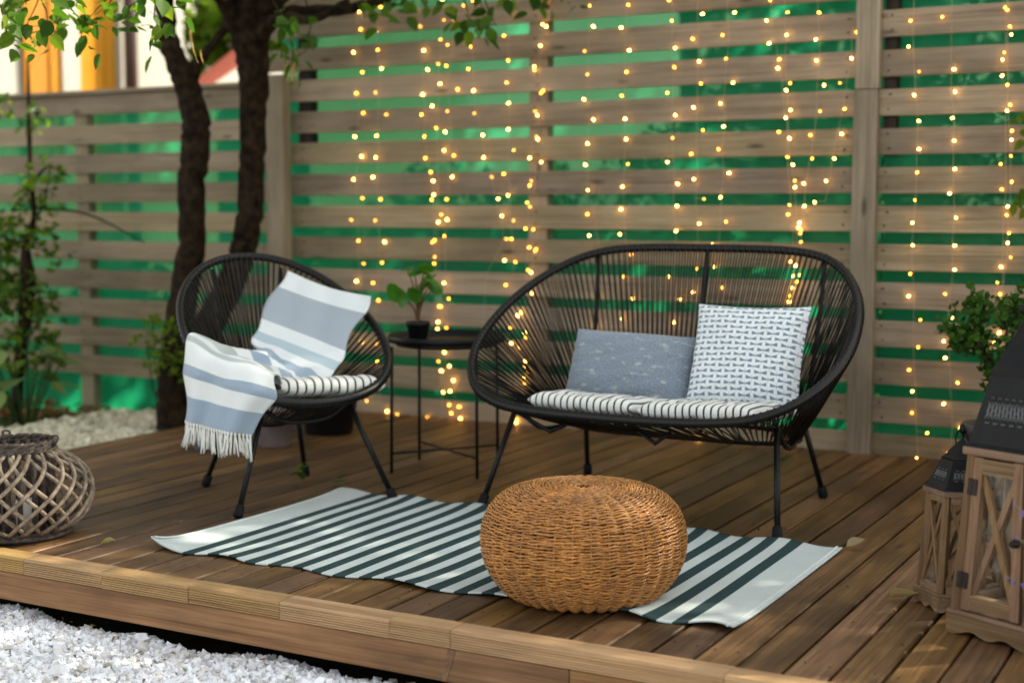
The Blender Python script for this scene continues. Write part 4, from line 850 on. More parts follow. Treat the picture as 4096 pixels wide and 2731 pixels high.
# ---- rug
RX0, RX1, RY0, RY1 = -2.908, -1.113, 3.085, 4.045
nx, ny = 341, 60
V = []; UV = []
for i in range(nx):
    for j in range(ny):
        x = RX0 + (RX1 - RX0) * i / (nx - 1); ry0 = RY0 + .034 * (i / (nx - 1)); y = ry0 + (RY1 - ry0) * j / (ny - 1)
        near = 1 - math.exp(-((x + 1.6) / .2) ** 2) * .85; e = math.exp(-(y - ry0) / .10) * near; e2 = math.exp(-(RY1 - y) / .08)
        w1 = .5 + .5 * math.sin(x * 21 + .7 * math.sin(x * 5)); w2 = .5 + .5 * math.sin(x * 24 + 1.3)
        fade = min(1, (RX1 - x) / .12) if x > RX1 - .12 else 1
        z = .0035 + .024 * e * w1 * (.55 + .45 * math.sin(x * 3.7 + 1)) + .012 * e2 * w2 + .0015 * math.sin(x * 9) * math.sin(y * 7)
        yy = y + .013 * e * math.sin(x * 21 + .7 * math.sin(x * 5) + 1.2) + .004 * math.sin(x * 4) * e
        if x < RX0 + .06: z += .010 * (1 - (x - RX0) / .06) ** 2 * e * 1.5
        V.append((x, yy, z)); UV.append((x - RX0, y - RY0))
b = NB('rug_weave'); uvn = b.n('UVMap'); ux, uy, _ = b.sep(uvn.outputs[0])
S0, NST, PIT = .137, 21, .0752
jig = b.math('MULTIPLY', b.math('SINE', b.math('MULTIPLY', uy, 820)), .0006)
t = b.math('SUBTRACT', b.math('ADD', ux, jig), S0)
f = b.math('FRACT', b.math('DIVIDE', t, PIT)); dk = b.math('MULTIPLY', b.math('LESS_THAN', f, .50), b.math('MULTIPLY', b.math('GREATER_THAN', t, 0), b.math('LESS_THAN', t, (NST - .5) * PIT + .0005)))
a1 = b.math('SINE', b.math('MULTIPLY', ux, 2 * math.pi / .0052)); a2 = b.math('SINE', b.math('MULTIPLY', uy, 2 * math.pi / .0060))
wv = b.math('MULTIPLY_ADD', b.math('MULTIPLY', a1, a2), .5, .5)
nzr = b.noise(b.coord('UV', (6, 6, 1)), 1.0, 4); nzf = b.noise(b.coord('UV', (400, 250, 1)), 1.0, 2)
c = b.mix(dk, (.58, .66, .65), (.030, .062, .065))
c = b.mix(1.0, c, b.ramp(wv, [(0, (.80,) * 3), (1, (1.06,) * 3)]), 'MULTIPLY'); c = b.mix(1.0, c, b.ramp(nzr, [(.3, (.92,) * 3), (.7, (1.03,) * 3)]), 'MULTIPLY')
c = b.mix(1.0, c, b.ramp(nzf, [(.3, (.88,) * 3), (.7, (1.08,) * 3)]), 'MULTIPLY')
M_rug = b.out(b.bsdf(c, .9, b.bump(wv, .5, .002), .15))
rug = empty('rug', ((RX0 + RX1) / 2, (RY0 + RY1) / 2, 0)); ro_ = np.array(rug.location)
tag(rug, 'teal and white striped woven rug under the wicker pouf', 'rug')
o = mesh_obj('weave', np.array(V) - ro_, grid_faces(nx, ny), M_rug, rug, True, UV)
so = o.modifiers.new('thick', 'SOLIDIFY'); so.thickness = .004; so.offset = 0
# stitched hems at both ends and along the near edge
M_hem = plain('hem_yarn', (.62, .68, .655), .9, .15, 0, 500, .15)
for xe in (RX0 + .016, RX1 - .016):
    Pp = []
    for j in range(ny):
        idx = (0 if xe < -2 else nx - 1) * ny + j; Pp.append((xe - ro_[0], V[idx][1] - ro_[1], V[idx][2] + .0015))
    g = G(); g.tube(Pp, .0034, 6); g.obj('hem', M_hem, rug, True)

# ---- wicker pouf
b = NB('wicker'); nz1 = b.noise(b.coord('Object'), 130, 4); nz2 = b.noise(b.coord('Object'), 9, 3); gi = b.n('NewGeometry')
c = b.ramp(nz1, [(.25, (.18, .066, .012)), (.5, (.38, .165, .034)), (.78, (.56, .295, .08))])
c = b.mix(1.0, c, b.ramp(nz2, [(.3, (.80, .76, .72)), (.7, (1.12, 1.08, 1.0))]), 'MULTIPLY')
isl = b.ramp(gi.outputs['Random Per Island'], [(0, (.58, .54, .50)), (.3, (.9,) * 3), (1, (1.15,) * 3)]); c = b.mix(1.0, c, isl, 'MULTIPLY')
M_wick = b.out(b.bsdf(c, b.math('MULTIPLY_ADD', nz1, .25, .22), b.bump(nz1, .35, .002), .55))
pf = tag(empty('wicker_pouf', (-1.572, 3.255, .0055), R(10)), 'round woven honey brown wicker pouf standing on the striped rug', 'pouf')
prof = spline([(.120, .002), (.185, .005), (.224, .038), (.251, .086), (.2605, .138), (.2545, .190), (.229, .236), (.186, .264), (.130, .276), (.070, .279), (.018, .274)], 14)
dl = np.concatenate([[0], np.cumsum(np.linalg.norm(np.diff(prof, axis=0), axis=1))]); Lp = dl[-1]
def prof_at(s_):
    r_ = np.interp(s_, dl, prof[:, 0]); z_ = np.interp(s_, dl, prof[:, 1]); e = .004
    dr = np.interp(s_ + e, dl, prof[:, 0]) - np.interp(s_ - e, dl, prof[:, 0]); dz = np.interp(s_ + e, dl, prof[:, 1]) - np.interp(s_ - e, dl, prof[:, 1]); n_ = math.hypot(dr, dz) + 1e-9
    return r_, z_, dz / n_, -dr / n_
NS = 36
g = G(); rg = np.random.default_rng(9); s_ = .055; kk = 0
while s_ < Lp - .004:
    r_, z_, nr, nz_ = prof_at(s_)
    ns = NS if r_ > .12 else (18 if r_ > .05 else 10)
    for strand in (0, 1):
        seg = ns * 6 if r_ > .05 else ns * 5
        th_ = np.arange(seg) * 2 * np.pi / seg; ph = rg.uniform(0, .12)
        wob = .0011 * np.interp(th_, np.linspace(0, 2 * np.pi, 25), np.append(q := rg.normal(size=24), q[0]))
        off = .0036 * np.cos(th_ * ns / 2 + (kk + strand) * np.pi + ph) ; tw = .0011 * np.sin(th_ * ns + strand * np.pi)
        ds = (-.0014 if strand else .0014) * np.sin(th_ * ns / 2 + kk * np.pi) + wob + tw
        bump_ = .0016 * np.cos(th_ * NS / 2 * 2) * (1 if z_ < .22 else .25)
        rr = r_ + (off + bump_) * nr + ds * nz_ * -1 ; zz_ = z_ + (off + bump_) * nz_ + ds * nr
        g.tube(np.stack([rr * np.cos(th_), rr * np.sin(th_), zz_], 1), .0029 * rg.uniform(.88, 1.12), 5, True)
    s_ += .0081 * rg.uniform(.93, 1.07) if r_ > .10 else .0074; kk += 1
tag(g.obj('wicker_weave', M_wick, pf, True), kind='stuff')
g = G()
for k in range(NS):
    a = 2 * math.pi * (k + .0) / NS; ss = np.linspace(.02, Lp - (.02 if k % 2 == 0 else .12), 26); Pp = [(prof_at(q)[0] * math.cos(a), prof_at(q)[0] * math.sin(a), prof_at(q)[1]) for q in ss]
    g.tube(Pp, .0032, 5)
tag(g.obj('stakes', M_wick, pf, True), kind='stuff')
g = G(); g.lathe([(max(.001, r_ - .008), min(z_, .268)) for r_, z_ in prof[::4]] , 36, cap=True); g.obj('shade_shell', plain('hollow_shade', (.035, .015, .006), .9, .1), pf, True)  # added dark shell: shade of the hollow behind the weave, as colour
# ================================================================ LANTERNS
M_lw = wood('lantern_wood', (.075, .042, .022), (.175, .105, .058), (.29, .195, .122), axis=2, rough=.7, tint=.12, rnd=20, stain=.3, bump=.3)
M_lwx = wood('lantern_wood_flat', (.085, .050, .030), (.185, .118, .072), (.31, .22, .145), axis=0, rough=.7, tint=.12, rnd=20, stain=.4, bump=.3)
M_roof = plain('lantern_roof_metal', (.004, .0045, .0055), .42, .18, 0, 35, .3, .2)
M_orn = plain('lantern_ornament', (.10, .105, .11), .4, .5, .6)
M_hinge = plain('hinge_metal', (.03, .024, .022), .5, .4, .5, 200, .4)
b = NB('thin_glass'); lw = b.n('LayerWeight'); b.set(lw, 'Blend', .5); fr_ = b.math('MULTIPLY_ADD', b.math('POWER', lw.outputs['Facing'], 4.0), .6, .045); tr = b.n('BsdfTransparent'); b.set(tr, 'Color', (.93, .95, .94)); gl = b.n('BsdfGlossy'); b.set(gl, 'Roughness', .02)
mx = b.n('MixShader'); b.set(mx, 0, fr_); b.set(mx, 1, tr); b.set(mx, 2, gl); M_glass = b.out(mx.outputs[0])

def bar(g, p, q, wdt, dep, nrm):
    """rectangular bar from p to q, depth along nrm"""
    p, q, nrm = np.array(p, float), np.array(q, float), np.array(nrm, float)
    d = (q - p) / np.linalg.norm(q - p); s_ = np.cross(d, nrm); s_ /= np.linalg.norm(s_); n_ = np.cross(s_, d)
    V = [e + a * s_ * wdt / 2 + c * n_ * dep / 2 for e in (p, q) for a, c in ((-1, -1), (1, -1), (1, 1), (-1, 1))]
    g.add(V, [(0, 3, 2, 1), (4, 5, 6, 7), (0, 1, 5, 4), (1, 2, 6, 5), (2, 3, 7, 6), (3, 0, 4, 7)])
def ngon_prism(g, N, rot, levels):
    """stacked polygon rings: levels = [(R,z)]"""
    V = []; F = []
    for Rr, z in levels:
        for k in range(N): a = rot + 2 * math.pi * k / N; V.append((Rr * math.cos(a), Rr * math.sin(a), z))
    for l in range(len(levels) - 1):
        for k in range(N): j = (k + 1) % N; F.append((l * N + k, l * N + j, l * N + N + j, l * N + N + k))
    F.append(tuple(range(N))[::-1]); F.append(tuple(range((len(levels) - 1) * N, len(levels) * N)))
    g.add(V, F)
def lantern(name, label, loc, rz, N, Rb, Rt, hb, hbody, roof, door_face=None, scale=1.0, ring=True):
    """N-sided tapering lantern: Rb/Rt corner radius of the frame at bottom/top, hb skirt height, hbody top of frame"""
    root = tag(empty(name, loc, rz), label, 'lantern', 'wooden lanterns')
    pw = .020 * scale; rot0 = math.pi / N
    def corner(k, Rr, z): a = rot0 + 2 * math.pi * k / N; return np.array((Rr * math.cos(a), Rr * math.sin(a), z))
    # skirt with a scalloped lower edge
    Rs = Rb * 1.09; g = G()
    for k in range(N):
        a, c = corner(k, Rs, 0), corner(k + 1, Rs, 0); n = 28; ai, ci = a * .86, c * .86
        V = []
        for i in range(n + 1):
            t = i / n; p = a * (1 - t) + c * t; pi_ = ai * (1 - t) + ci * t
            u = (t - .5) * 2; lift = 0 if abs(u) > .78 else hb * (.17 - .12 * math.cos((u / .78 + 1) * math.pi * 2))
            V += [(p[0], p[1], lift), (p[0], p[1], hb), (pi_[0], pi_[1], lift), (pi_[0], pi_[1], hb)]
        F = []
        for i in range(n): q = 4 * i; F += [(q, q + 4, q + 5, q + 1), (q + 2, q + 3, q + 7, q + 6), (q + 1, q + 5, q + 7, q + 3), (q, q + 2, q + 6, q + 4)]
        g.add(V, F)
    g.obj('skirt', M_lwx, root)
    g = G(); ngon_prism(g, N, rot0, [(Rs * .99, hb + .0005), (Rs, hb + .003), (Rs * .985, hb + .009 * scale)]); g.obj('floor_plate', M_lwx, root)
    zb, zt = hb + .009 * scale, hbody
    Rz = lambda z: Rb + (Rt - Rb) * (z - zb) / (zt - zb)
    for k in range(N):
        p, q = corner(k, Rz(zb) - pw * .45, zb), corner(k, Rz(zt) - pw * .45, zt)
        g = G(); bar(g, p, q, pw, pw, np.array((p[0], p[1], 0))); g.obj('corner_post', M_lw, root)
    for k in range(N):
        a0, c0 = corner(k, Rz(zb) - pw * .45, 0), corner(k + 1, Rz(zb) - pw * .45, 0); nr = (a0 + c0) / 2; nr = nr / np.linalg.norm(nr)
        face = empty('door' if k == door_face else 'side', (0, 0, 0)); face.parent = root
        def P(u, z, push=0.):
            Rr = Rz(z) - pw * .45; a, c = corner(k, Rr, z), corner(k + 1, Rr, z); return a * (1 - u) + c * u + nr * push
        Lside = np.linalg.norm(c0 - a0); ub = pw * .55 / Lside; rw = pw * 1.0; push = .002 if k != door_face else .003
        if k == door_face:
            sw = rw * .95; uo = ub + .004 / Lside + .5 * sw / Lside
            for uu in (uo, 1 - uo): g = G(); bar(g, P(uu, zb + .004, push), P(uu, zt - .004, push), sw, pw * .8, nr); g.obj('stile', M_lw, face)
            for z_ in (zb + .006 + rw * .7, zt - .006 - rw * .7): g = G(); bar(g, P(uo + .5 * sw / Lside, z_, push), P(1 - uo - .5 * sw / Lside, z_, push), rw * 1.4, pw * .78, nr); g.obj('rail', M_lwx, face)
            u0, u1, za, zc = uo + .5 * sw / Lside, 1 - uo - .5 * sw / Lside, zb + .006 + rw * 1.4, zt - .006 - rw * 1.4
        else:
            for z_ in (zb + rw * .5, zt - rw * .5): g = G(); bar(g, P(ub, z_, push), P(1 - ub, z_, push), rw, pw * .75, nr); g.obj('rail', M_lwx, face)
            u0, u1, za, zc = ub, 1 - ub, zb + rw, zt - rw
        for (ua, uc, pp_) in ((u0, u1, .0), (u1, u0, .0018)):
            g = G(); bar(g, P(ua, za, pp_), P(uc, zc, pp_), pw * .55, pw * .42, nr); g.obj('cross_bar', M_lw, face)
        g = G(); g.add([P(u0, za, -pw * .3), P(u1, za, -pw * .3), P(u1, zc, -pw * .3), P(u0, zc, -pw * .3)], [(0, 1, 2, 3)]); g.obj('pane', M_glass, face)
        if k == door_face:
            for z_ in (zb + (zt - zb) * .20, zb + (zt - zb) * .80):
                g = G(); bar(g, P(ub + .0025 / Lside - .010 / Lside, z_ - .019, push + pw * .47), P(ub + .0025 / Lside - .010 / Lside, z_ + .019, push + pw * .47), .014, .002, nr); bar(g, P(ub + .0025 / Lside + .008 / Lside, z_ - .019, push + pw * .47), P(ub + .0025 / Lside + .008 / Lside, z_ + .019, push + pw * .47), .014, .002, nr)
                g.tube([P(ub + .0025 / Lside - .001 / Lside, z_ - .019, push + pw * .5), P(ub + .0025 / Lside - .001 / Lside, z_ + .019, push + pw * .5)], .0022, 6); g.obj('hinge', M_hinge, face)
            kp = P(1 - uo, zb + (zt - zb) * .5, push + pw * .42); g = G(); g.tube([kp, kp + nr * .006, kp + nr * .008, kp + nr * .016, kp + nr * .018], [.011, .010, .004, .008, .003], 10); g.obj('knob', M_hinge, face, True)
    # top board and roof
    ov = 1.13; g = G(); ngon_prism(g, N, rot0, [(Rt * ov * .99, zt + .0005), (Rt * ov, zt + .003), (Rt * ov, zt + .013 * scale), (Rt * ov * .985, zt + .015 * scale)]); g.obj('top_board', M_lwx, root)
    z0 = zt + .0155 * scale; h = roof; Re = Rt * ov
    lv_ = [(Re * .99, 0), (Re * .97, .012), (Re * .90, .03), (Re * .56, .55), (Re * .545, .56), (Re * .545, .61), (Re * .50, .62), (Re * .055, .97), (Re * .04, 1.0)]
    g = G(); ngon_prism(g, N, rot0, [(r_, z0 + z_ * h) for r_, z_ in lv_]); rf = g.obj('roof', M_roof, root)
    # embossed band of ovals and scrolls on each roof side
    ra, rb_, za, zc = lv_[2][0], lv_[3][0], lv_[2][1] * h + z0, lv_[3][1] * h + z0
    for k in range(N):
        def Q(u, t, push): Rr = ra + (rb_ - ra) * t; a, c = corner(k, Rr, za + (zc - za) * t), corner(k + 1, Rr, za + (zc - za) * t); m_ = (corner(k, 1, 0) + corner(k + 1, 1, 0)); m_ /= np.linalg.norm(m_); return a * (1 - u) + c * u + m_ * push
        g = G(); nn = 3 if N == 6 else 5; tc = .50
        for j in range(nn):
            uc = .14 + .72 * (j + .5) / nn; du = .72 / nn * .27
            for sc_ in (1.0, .62): g.tube([Q(uc + du * sc_ * math.cos(a), tc + .115 * sc_ * math.sin(a), .001) for a in np.linspace(0, 6.283, 18, endpoint=False)], .0011 * scale, 5, True)
            for sgn in (-1, 1):
                ue = uc + sgn * du * 1.55; g.tube(spline([Q(ue, tc - .13, .001), Q(ue - sgn * du * .35, tc - .04, .001), Q(ue, tc, .0015), Q(ue - sgn * du * .35, tc + .04, .001), Q(ue, tc + .13, .001)], 4), .0011 * scale, 5)
            for tz in (tc - .17, tc + .17):
                for e in (-.7, 0, .7): g.tube([Q(uc + du * e - du * .2, tz, .001), Q(uc + du * e, tz + (.03 if tz > tc else -.03), .0015), Q(uc + du * e + du * .2, tz, .001)], .0012 * scale, 5)
        tag(g.obj('ornament_band', M_orn, rf, True), kind='stuff')
    zt2 = z0 + h
    g = G(); g.lathe([(.001, -.004), (.004 * scale, 0), (.003 * scale, .006), (.0105 * scale, .011), (.013 * scale, .020), (.0105 * scale, .030), (.004 * scale, .034), (.001, .035)], 16, (0, 0, zt2), False); g.obj('finial', M_roof, rf, True)
    if ring:
        rr = .034 * scale; aa = R(-28); g = G(); g.tube([(rr * math.cos(a) * math.cos(aa), rr * math.cos(a) * math.sin(aa), zt2 - .012 * scale + rr * math.sin(a)) for a in np.linspace(0, 6.283, 36, endpoint=False)], .0022 * scale, 7, True); g.obj('ring_handle', M_roof, rf, True)
    return root
lantern('lantern', 'small six-sided wooden lantern with a ring on its black roof', (-.70, 3.63, 0), R(-15), 6, .102, .083, .038, .287, .125, scale=.9)
# large square one: its door looks towards the camera side
e_ = np.array((.911, -.412)); n_ = np.array((.412, .911)); Acorner = np.array((-.679, 3.378)); Sd = .225
Rs = Sd / math.sqrt(2); cen = Acorner + (e_ + n_) * Sd / 2
lantern('lantern', 'large square wooden lantern with hinged glass door at the right edge', (cen[0], cen[1], 0), math.atan2(e_[1], e_[0]), 4, Rs / 1.09, Rs / 1.09 * .80, .046, .425, .30, door_face=2, scale=1.25, ring=False)

# ---- round willow lantern
M_wil = plain('willow_rod', (.23, .18, .13), .6, .35, 0, 45, .3, .3)
M_wild = plain('willow_dark', (.075, .058, .048), .75, .3, 0, 60, .35, .4)
wl = tag(empty('willow_lantern', (-3.385, 3.04, 0)), 'round grey willow lattice lantern standing at the left end of the deck', 'lantern')
def sph(t):  # profile radius by height fraction
    return np.interp(t, [0, .06, .2, .4, .55, .72, .86, 1.0], [.138, .168, .198, .214, .214, .196, .160, .102])
H0, H1 = .022, .262
for d_ in (-1, 1):
    tt_ = np.linspace(0, 1, 22); Pp = [((sph(t) + .004 * d_) * math.cos(d_ * t * 1.25), (sph(t) + .004 * d_) * math.sin(d_ * t * 1.25), H0 + (H1 - H0) * t) for t in tt_]
    g = G(); g.tube(Pp, .0066, 7); src = g.obj('willow_rod', M_wil, wl, True)
    for k in range(1, 19): inst(src, 'willow_rod', wl, (0, 0, 0), (0, 0, 2 * math.pi * (k + random.uniform(-.2, .2)) / 19), (1, 1, 1))
for (zz_, rr, n_l, th_) in ((.010, .142, 3, .011), (.266, .108, 2, .007), (.288, .106, 2, .008)):
    g = G()
    for q in range(n_l): g.tube([((rr + .004 * math.cos(a * 14 + q * 2.1)) * math.cos(a), (rr + .004 * math.cos(a * 14 + q * 2.1)) * math.sin(a), zz_ + .004 * math.sin(a * 14 + q * 2.1)) for a in np.linspace(0, 6.283, 120, endpoint=False)], th_ * .62, 6, True)
    g.obj('braided_ring', M_wild, wl, True)
g = G(); g.lathe([(.104, .264), (.110, .266), (.110, .284), (.104, .286), (.101, .275)], 40, cap=False); g.obj('neck_band', M_wild, wl, True)
g = G(); g.lathe([(.001, .004), (.150, .004), (.158, .010), (.150, .018), (.001, .018)], 40, cap=False); g.obj('base_plate', M_wild, wl, True)
stm = None
for k in range(18):
    a = 2 * math.pi * k / 18
    if stm is None: g = G(); g.tube([(.098, 0, .018), (.100, .004, .14), (.098, 0, .28)], .0085, 7); stm = g.obj('inner_stick', M_wild, wl, True)
    else: inst(stm, 'inner_stick', wl, (0, 0, 0), (0, 0, a + random.uniform(-.05, .05)))
for sx in (-1, 1):
    g = G(); g.tube([(sx * .104 + .012 * math.cos(a), .05 + .006 * math.sin(a * 2), .292 + .014 * math.sin(a)) for a in np.linspace(0, 6.283, 16, endpoint=False)], .004, 6, True); g.obj('handle_loop', M_wild, wl, True)
cd = tag(empty('candle', (-3.345, 3.03, .018)), 'white pillar candle standing inside the willow lantern', 'candle')
G().lathe([(.001, .0), (.030, 0), (.031, .09), (.028, .095), (.001, .092)], 24, cap=False).obj('wax', plain('wax', (.72, .70, .64), .5), cd, True)
G().tube([(0, 0, .09), (.001, 0, .105)], .0012, 5).obj('wick', M_rubber, cd, True)

# ---- pots behind the armchair
def pot(name, label, loc, r0, r1, h, m, rim_=.008, soil=True):
    t = tag(empty(name, loc), label, 'pot', 'pots behind the armchair')
    G().lathe([(.001, 0), (r0 * .96, 0), (r0, .004), (r1, h - rim_ * 2), (r1 + rim_ * .6, h - rim_ * 1.8), (r1 + rim_ * .6, h), (r1 - rim_, h), (r1 - rim_ * 1.4, h - .03), (.001, h - .035)], 36, cap=False).obj('body', m, t, True)
    G().lathe([(r1 - rim_ * 1.3, h - .026), (r1 * .5, h - .02), (.001, h - .024)], 20, cap=False).obj('soil', M_soil, t, True)
    return t
pot('flower_pot', 'mauve grey flower pot under the armchair seat', (-3.715, 4.71, 0), .068, .090, .165, plain('mauve_glaze', (.20, .16, .16), .55, .35, 0, 20, .1))
pot('flower_pot', 'wide black pot standing behind the mauve grey pot', (-3.72, 5.10, 0), .105, .135, .21, M_potblack)
pot('flower_pot', 'small slate grey pot half hidden behind the throw fringe', (-3.91, 4.50, 0), .045, .058, .10, plain('slate_glaze', (.10, .11, .13), .55))

# ---- shrub in a pot behind the large lantern
sb = tag(empty('shrub', (-.80, 4.95, 0)), 'potted green shrub with small round leaves behind the large lantern', 'shrub')
o_ = np.array((-.80, 4.95, 0))
G().lathe([(.001, 0), (.12, 0), (.15, .24), (.16, .24), (.16, .27), (.14, .27), (.13, .24), (.001, .24)], 32, cap=False).obj('pot', plain('shrub_pot', (.08, .07, .065), .6), sb, True)
g = G(); rg = np.random.default_rng(77); tips = []
allS = [[np.array(p) - o_ for p in L] for L in SHRUB]
g.tube(spline([(0, 0, .2), (-.02, 0, .3), allS[0][0]], 4), np.linspace(.012, .008, 9), 7)
for L in allS:
    L = [p + (0, rg.normal() * .03, 0) for p in L]; S = spline(L, 5); g.tube(S, np.linspace(.006, .002, len(S)), 6)
    for q in range(10):
        i = rg.integers(2, len(S)); d = rg.normal(size=3); d[2] += .6; d /= np.linalg.norm(d); L2 = rg.uniform(.03, .10); tw = spline([S[i], S[i] + d * L2 * .5 + rg.normal(size=3) * .008, S[i] + d * L2], 4); g.tube(tw, np.linspace(.0022, .001, 9), 5)
        tips += [tw[k] for k in range(1, 9)] * 2
    tips += list(S[3:]) * 3
for q in range(34):
    c = np.array((rg.uniform(-.06, .22), rg.uniform(-.12, .12), rg.uniform(.36, .66))); d = rg.normal(size=3); d /= np.linalg.norm(d); tw = spline([c - d * .05, c, c + d * .05 + (0, 0, .01)], 4); g.tube(tw, .0016, 5); tips += list(tw) * 2
g.obj('stem', plain('shrub_bark', (.05, .032, .022), .85), sb, True)
tips = np.array(tips); P = tips + rg.normal(size=tips.shape) * .011
def round_leaf_cloud(P, size, seed):
    rg = np.random.default_rng(seed); n = len(P); N = 7
    d = rg.normal(size=(n, 3)); d /= np.linalg.norm(d, axis=1)[:, None]; e = rg.normal(size=(n, 3)); e[:, 2] += .3; e -= d * (e * d).sum(1)[:, None]; e /= np.linalg.norm(e, axis=1)[:, None]; f = np.cross(d, e)
    s = size * rg.uniform(.6, 1.2, n)[:, None]; V = []
    for k in range(N): a = 2 * math.pi * k / N; V.append(P + s * (.5 * math.cos(a) * d + .40 * math.sin(a) * f + .07 * math.cos(2 * a) * e))
    V = np.stack(V, 1).reshape(-1, 3); return V, [tuple(N * i + k for k in range(N)) for i in range(n)]
V, F = round_leaf_cloud(P, .025, 5); tag(mesh_obj('foliage', V, F, leafmat('shrub_leaf', (.022, .07, .012), (.075, .18, .025), .35), sb), kind='stuff')
# ivy leaves reaching in at the right edge of the fence
iv = tag(empty('ivy_spray', (-.80, 5.6, 0)), 'spray of pale ivy leaves against the fence at the right edge', 'ivy')
rgp = random.Random(8)
for p in FENCE_LEAVES[:6]:
    for q in range(3):
        s_ = rgp.uniform(.03, .05); inst(LEAF, 'leaf', iv, (p[0] + .80 + rgp.uniform(-.015, .02), rgp.uniform(-.02, .02), p[2] + rgp.uniform(-.02, .02)), (R(rgp.uniform(-100, -40)), R(rgp.uniform(-30, 30)), R(rgp.uniform(-40, 40))), (s_, s_, s_))
G().tube(spline([(.0, .03, 0), (-.02, .04, .5), (-.04, .02, .95), (-.06, .01, 1.05), (-.06, .02, 1.3), (-.03, .03, 1.8)], 6), .003, 6).obj('stem', M_bark, iv, True)

# ---- lavender in a pale pot at the right edge
lp = tag(empty('lavender_pot', (-.345, 3.10, 0)), 'lavender in a pale glazed pot at the lower right edge', 'potted plant')
G().lathe([(.001, 0), (.055, 0), (.06, .004), (.078, .13), (.082, .133), (.082, .142), (.074, .142), (.07, .12), (.001, .12)], 32, cap=False).obj('pot', plain('pale_glaze', (.42, .47, .46), .3, .5), lp, True)
g = G(); gf = G()
M_lav = plain('lavender_flower', (.13, .08, .30), .8); M_lavs = plain('lavender_stem', (.09, .13, .05), .8)
for k in range(16):
    a = rgp.uniform(0, 6.28); L = rgp.uniform(.20, .34); sp_ = rgp.uniform(.05, .15); tip = np.array((sp_ * math.cos(a), sp_ * math.sin(a), .12 + L))
    if k < 3: tip = np.array([(-.135, .02, .30), (-.155, .0, .22), (-.10, -.01, .345)][k])  # three sprigs added before the lantern, standing for a reflection in its glass
    S = spline([(0, 0, .11), tip * (.35, .35, .62) + (0, 0, .03), tip], 6); g.tube(S, .0013, 5)
    for q in range(22):
        t = .62 + .38 * q / 21; i = min(len(S) - 1, int(t * (len(S) - 1))); p = S[i] + np.array([rgp.uniform(-.005, .005) for _ in range(3)]); gf.lathe([(.0005, -.004), (.0028, -.001), (.0022, .002), (.0005, .004)], 5, tuple(p), False)
tag(g.obj('stems', M_lavs, lp, True), kind='stuff'); tag(gf.obj('flowers', M_lav, lp), kind='stuff')

# ---- fallen leaves and small sprigs on the deck
DRYL = good_leaf('dry_leaf', leafmat('fallen_leaf', (.30, .24, .13), (.36, .28, .15), .25), 1, .55, bend=-.25, fold=.9)
def fallen(label, loc, rot, s_):
    o = inst(DRYL, 'fallen_leaf', None, loc, rot, (s_, s_, s_)); tag(o, label, 'leaf', 'fallen leaves')
fallen('curled pale fallen leaf lying off the right corner of the rug', (-1.105, 4.06, .008), (R(8), R(25), R(-38)), .06)
fallen('dry curled leaf at the foot of the small lantern', (-.86, 3.585, .008), (R(6), R(-20), R(-118)), .085)
fallen('dry brown leaf lying close to the round willow lantern', (-3.06, 3.05, .006), (R(3), R(10), R(-75)), .05)
for p, lab, nn, s_ in (((-3.096, 4.062, 0), 'green sprig growing up between planks near the rug corner', 9, .05), ((-2.958, 4.12, 0), 'tiny green sprig behind the far left corner of the rug', 4, .04)):
    t = tag(empty('sprig', p), lab, 'sprig', 'sprigs in the deck gaps'); h_ = .075 if nn > 5 else .03
    G().tube(spline([(0, 0, -.02), (.004, 0, h_ * .5), (0, .003, h_)], 4), .0015, 5).obj('stem', M_lavs, t, True)
    for q in range(nn): ss = rgp.uniform(.6, 1) * s_; inst(LEAFG if q % 2 else LEAF, 'leaf', t, (0, 0, h_ * rgp.uniform(.5, 1)), (R(rgp.uniform(-30, 40)), 0, R(q * 137)), (ss, ss, ss))

# ================================================================ FAIRY LIGHTS
def emis(name, c, s_):
    b = NB(name); e = b.n('Emission'); b.set(e, 'Color', c); b.set(e, 'Strength', s_); return b.out(e.outputs[0])
M_b1 = emis('bulb_glow', (1.0, .50, .09), 16); M_b2 = emis('bulb_glow_amber', (1.0, .37, .035), 8); M_b3 = emis('bulb_glow_dim', (1.0, .40, .05), 4)
b = NB('clear_wire'); M_wire = b.out(b.bsdf((.42, .36, .26), .3, None, .5))
def bulb_mesh(m):
    V = [(0, 0, .0065)]; N = 6
    for r_, z_ in ((.0028, .0035), (.0037, 0), (.0027, -.004)):
        for k in range(N): V.append((r_ * math.cos(k * 2 * math.pi / N), r_ * math.sin(k * 2 * math.pi / N), z_))
    V.append((0, 0, -.0055)); F = [(0, 1 + k, 1 + (k + 1) % N) for k in range(N)]
    for q in (0, 1): F += [(1 + q * N + k, 1 + (q + 1) * N + k, 1 + (q + 1) * N + (k + 1) % N, 1 + q * N + (k + 1) % N) for k in range(N)]
    F += [(len(V) - 1, 1 + 2 * N + (k + 1) % N, 1 + 2 * N + k) for k in range(N)]
    me = bpy.data.meshes.new('bulb'); me.from_pydata(V, [], F); me.materials.append(m); me.update(); return me
BM = [bulb_mesh(M_b1), bulb_mesh(M_b2), bulb_mesh(M_b3)]
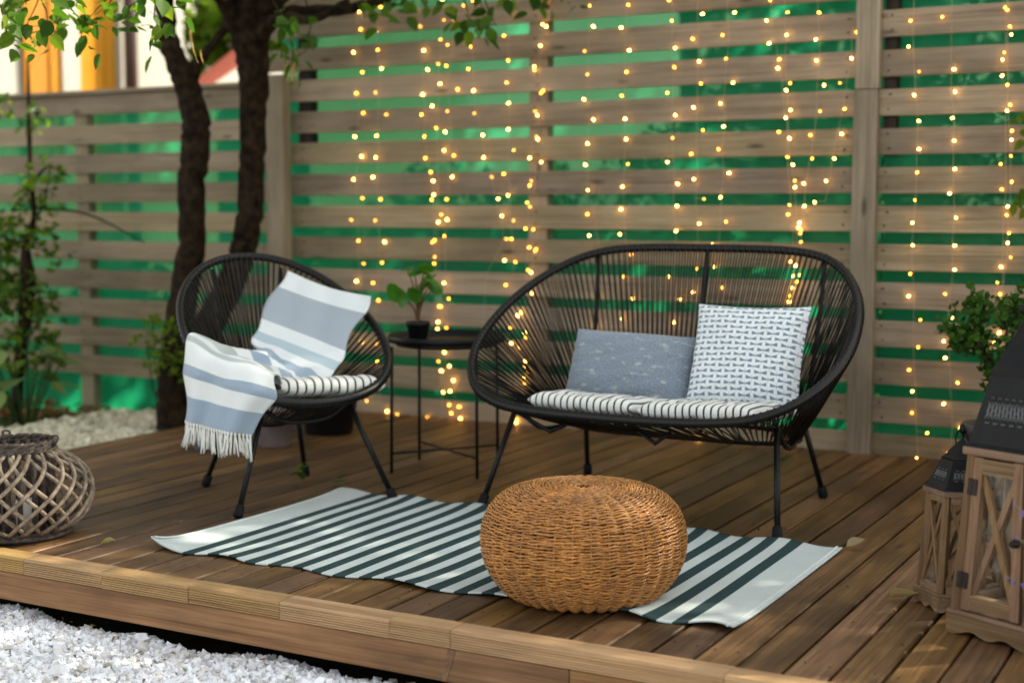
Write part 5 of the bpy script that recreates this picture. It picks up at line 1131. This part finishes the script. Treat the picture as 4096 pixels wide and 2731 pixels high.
ordn = ['leftmost', 'second', 'third', 'fourth', 'fifth', 'sixth', 'seventh', 'eighth', 'ninth', 'tenth', 'eleventh', 'twelfth', 'thirteenth', 'fourteenth', 'fifteenth', 'sixteenth', 'seventeenth', 'eighteenth', 'nineteenth', 'twentieth', 'twenty-first', 'rightmost']
STRINGS.sort(key=lambda L: L[0][0])
rg = random.Random(21)
for si, L in enumerate(STRINGS):
    lab = ('leftmost string of warm fairy lights hanging down the tall fence' if si == 0 else 'rightmost string of warm fairy lights, hanging by the shrub' if si == len(STRINGS) - 1 else ordn[si] + ' string of warm fairy lights from the left along the fence')
    x0 = L[0][0]; YB = 5.703; t = tag(empty('light_string', (x0, YB, 2.42)), lab, 'fairy lights', 'strings of fairy lights')
    xs = np.array([p[0] for p in L]); zs = np.array([p[1] for p in L])
    xsm = np.array([np.mean(xs[max(0, k - 2):k + 3]) for k in range(len(xs))])
    dz = np.mean(np.abs(np.diff(zs))) if len(zs) > 1 else .1
    top = [(xsm[0] + rg.uniform(-.01, .01), 2.44)]; z_ = zs[0]; extra = []
    while z_ + .10 < 2.38: z_ += .095 * rg.uniform(.85, 1.15); extra.append((xsm[0] + rg.uniform(-.02, .02), min(z_, 2.40)))
    path = top + [(xsm[0], e[1]) for e in extra[::-1]] + list(zip(xsm, zs))
    g = G(); S = spline([(p[0] - x0, rg.uniform(-.004, .004), p[1] - 2.42) for p in path], 3); g.tube(S, .0007, 4)
    for (bx, bz) in extra + list(L):
        wx = np.interp(-bz, [-p[1] for p in path], [p[0] for p in path]); amber = rg.random() < .5
        yo = rg.uniform(-.012, .012); ang = rg.uniform(0, 6.28)
        o = inst(BM[(1 if rg.random() < .7 else 2) if amber else 0], 'bulb', t, (bx - x0, yo, bz - 2.42), (R(rg.uniform(40, 140)), rg.uniform(-.6, .6), ang), (1, 1, 1))
        g.tube([(wx - x0, 0, bz - 2.42 + .006), ((wx + bx) / 2 - x0, yo / 2, bz - 2.42 + .002), (bx - x0, yo, bz - 2.42)], .0006, 4)
    g.obj('wire', M_wire, t, True)
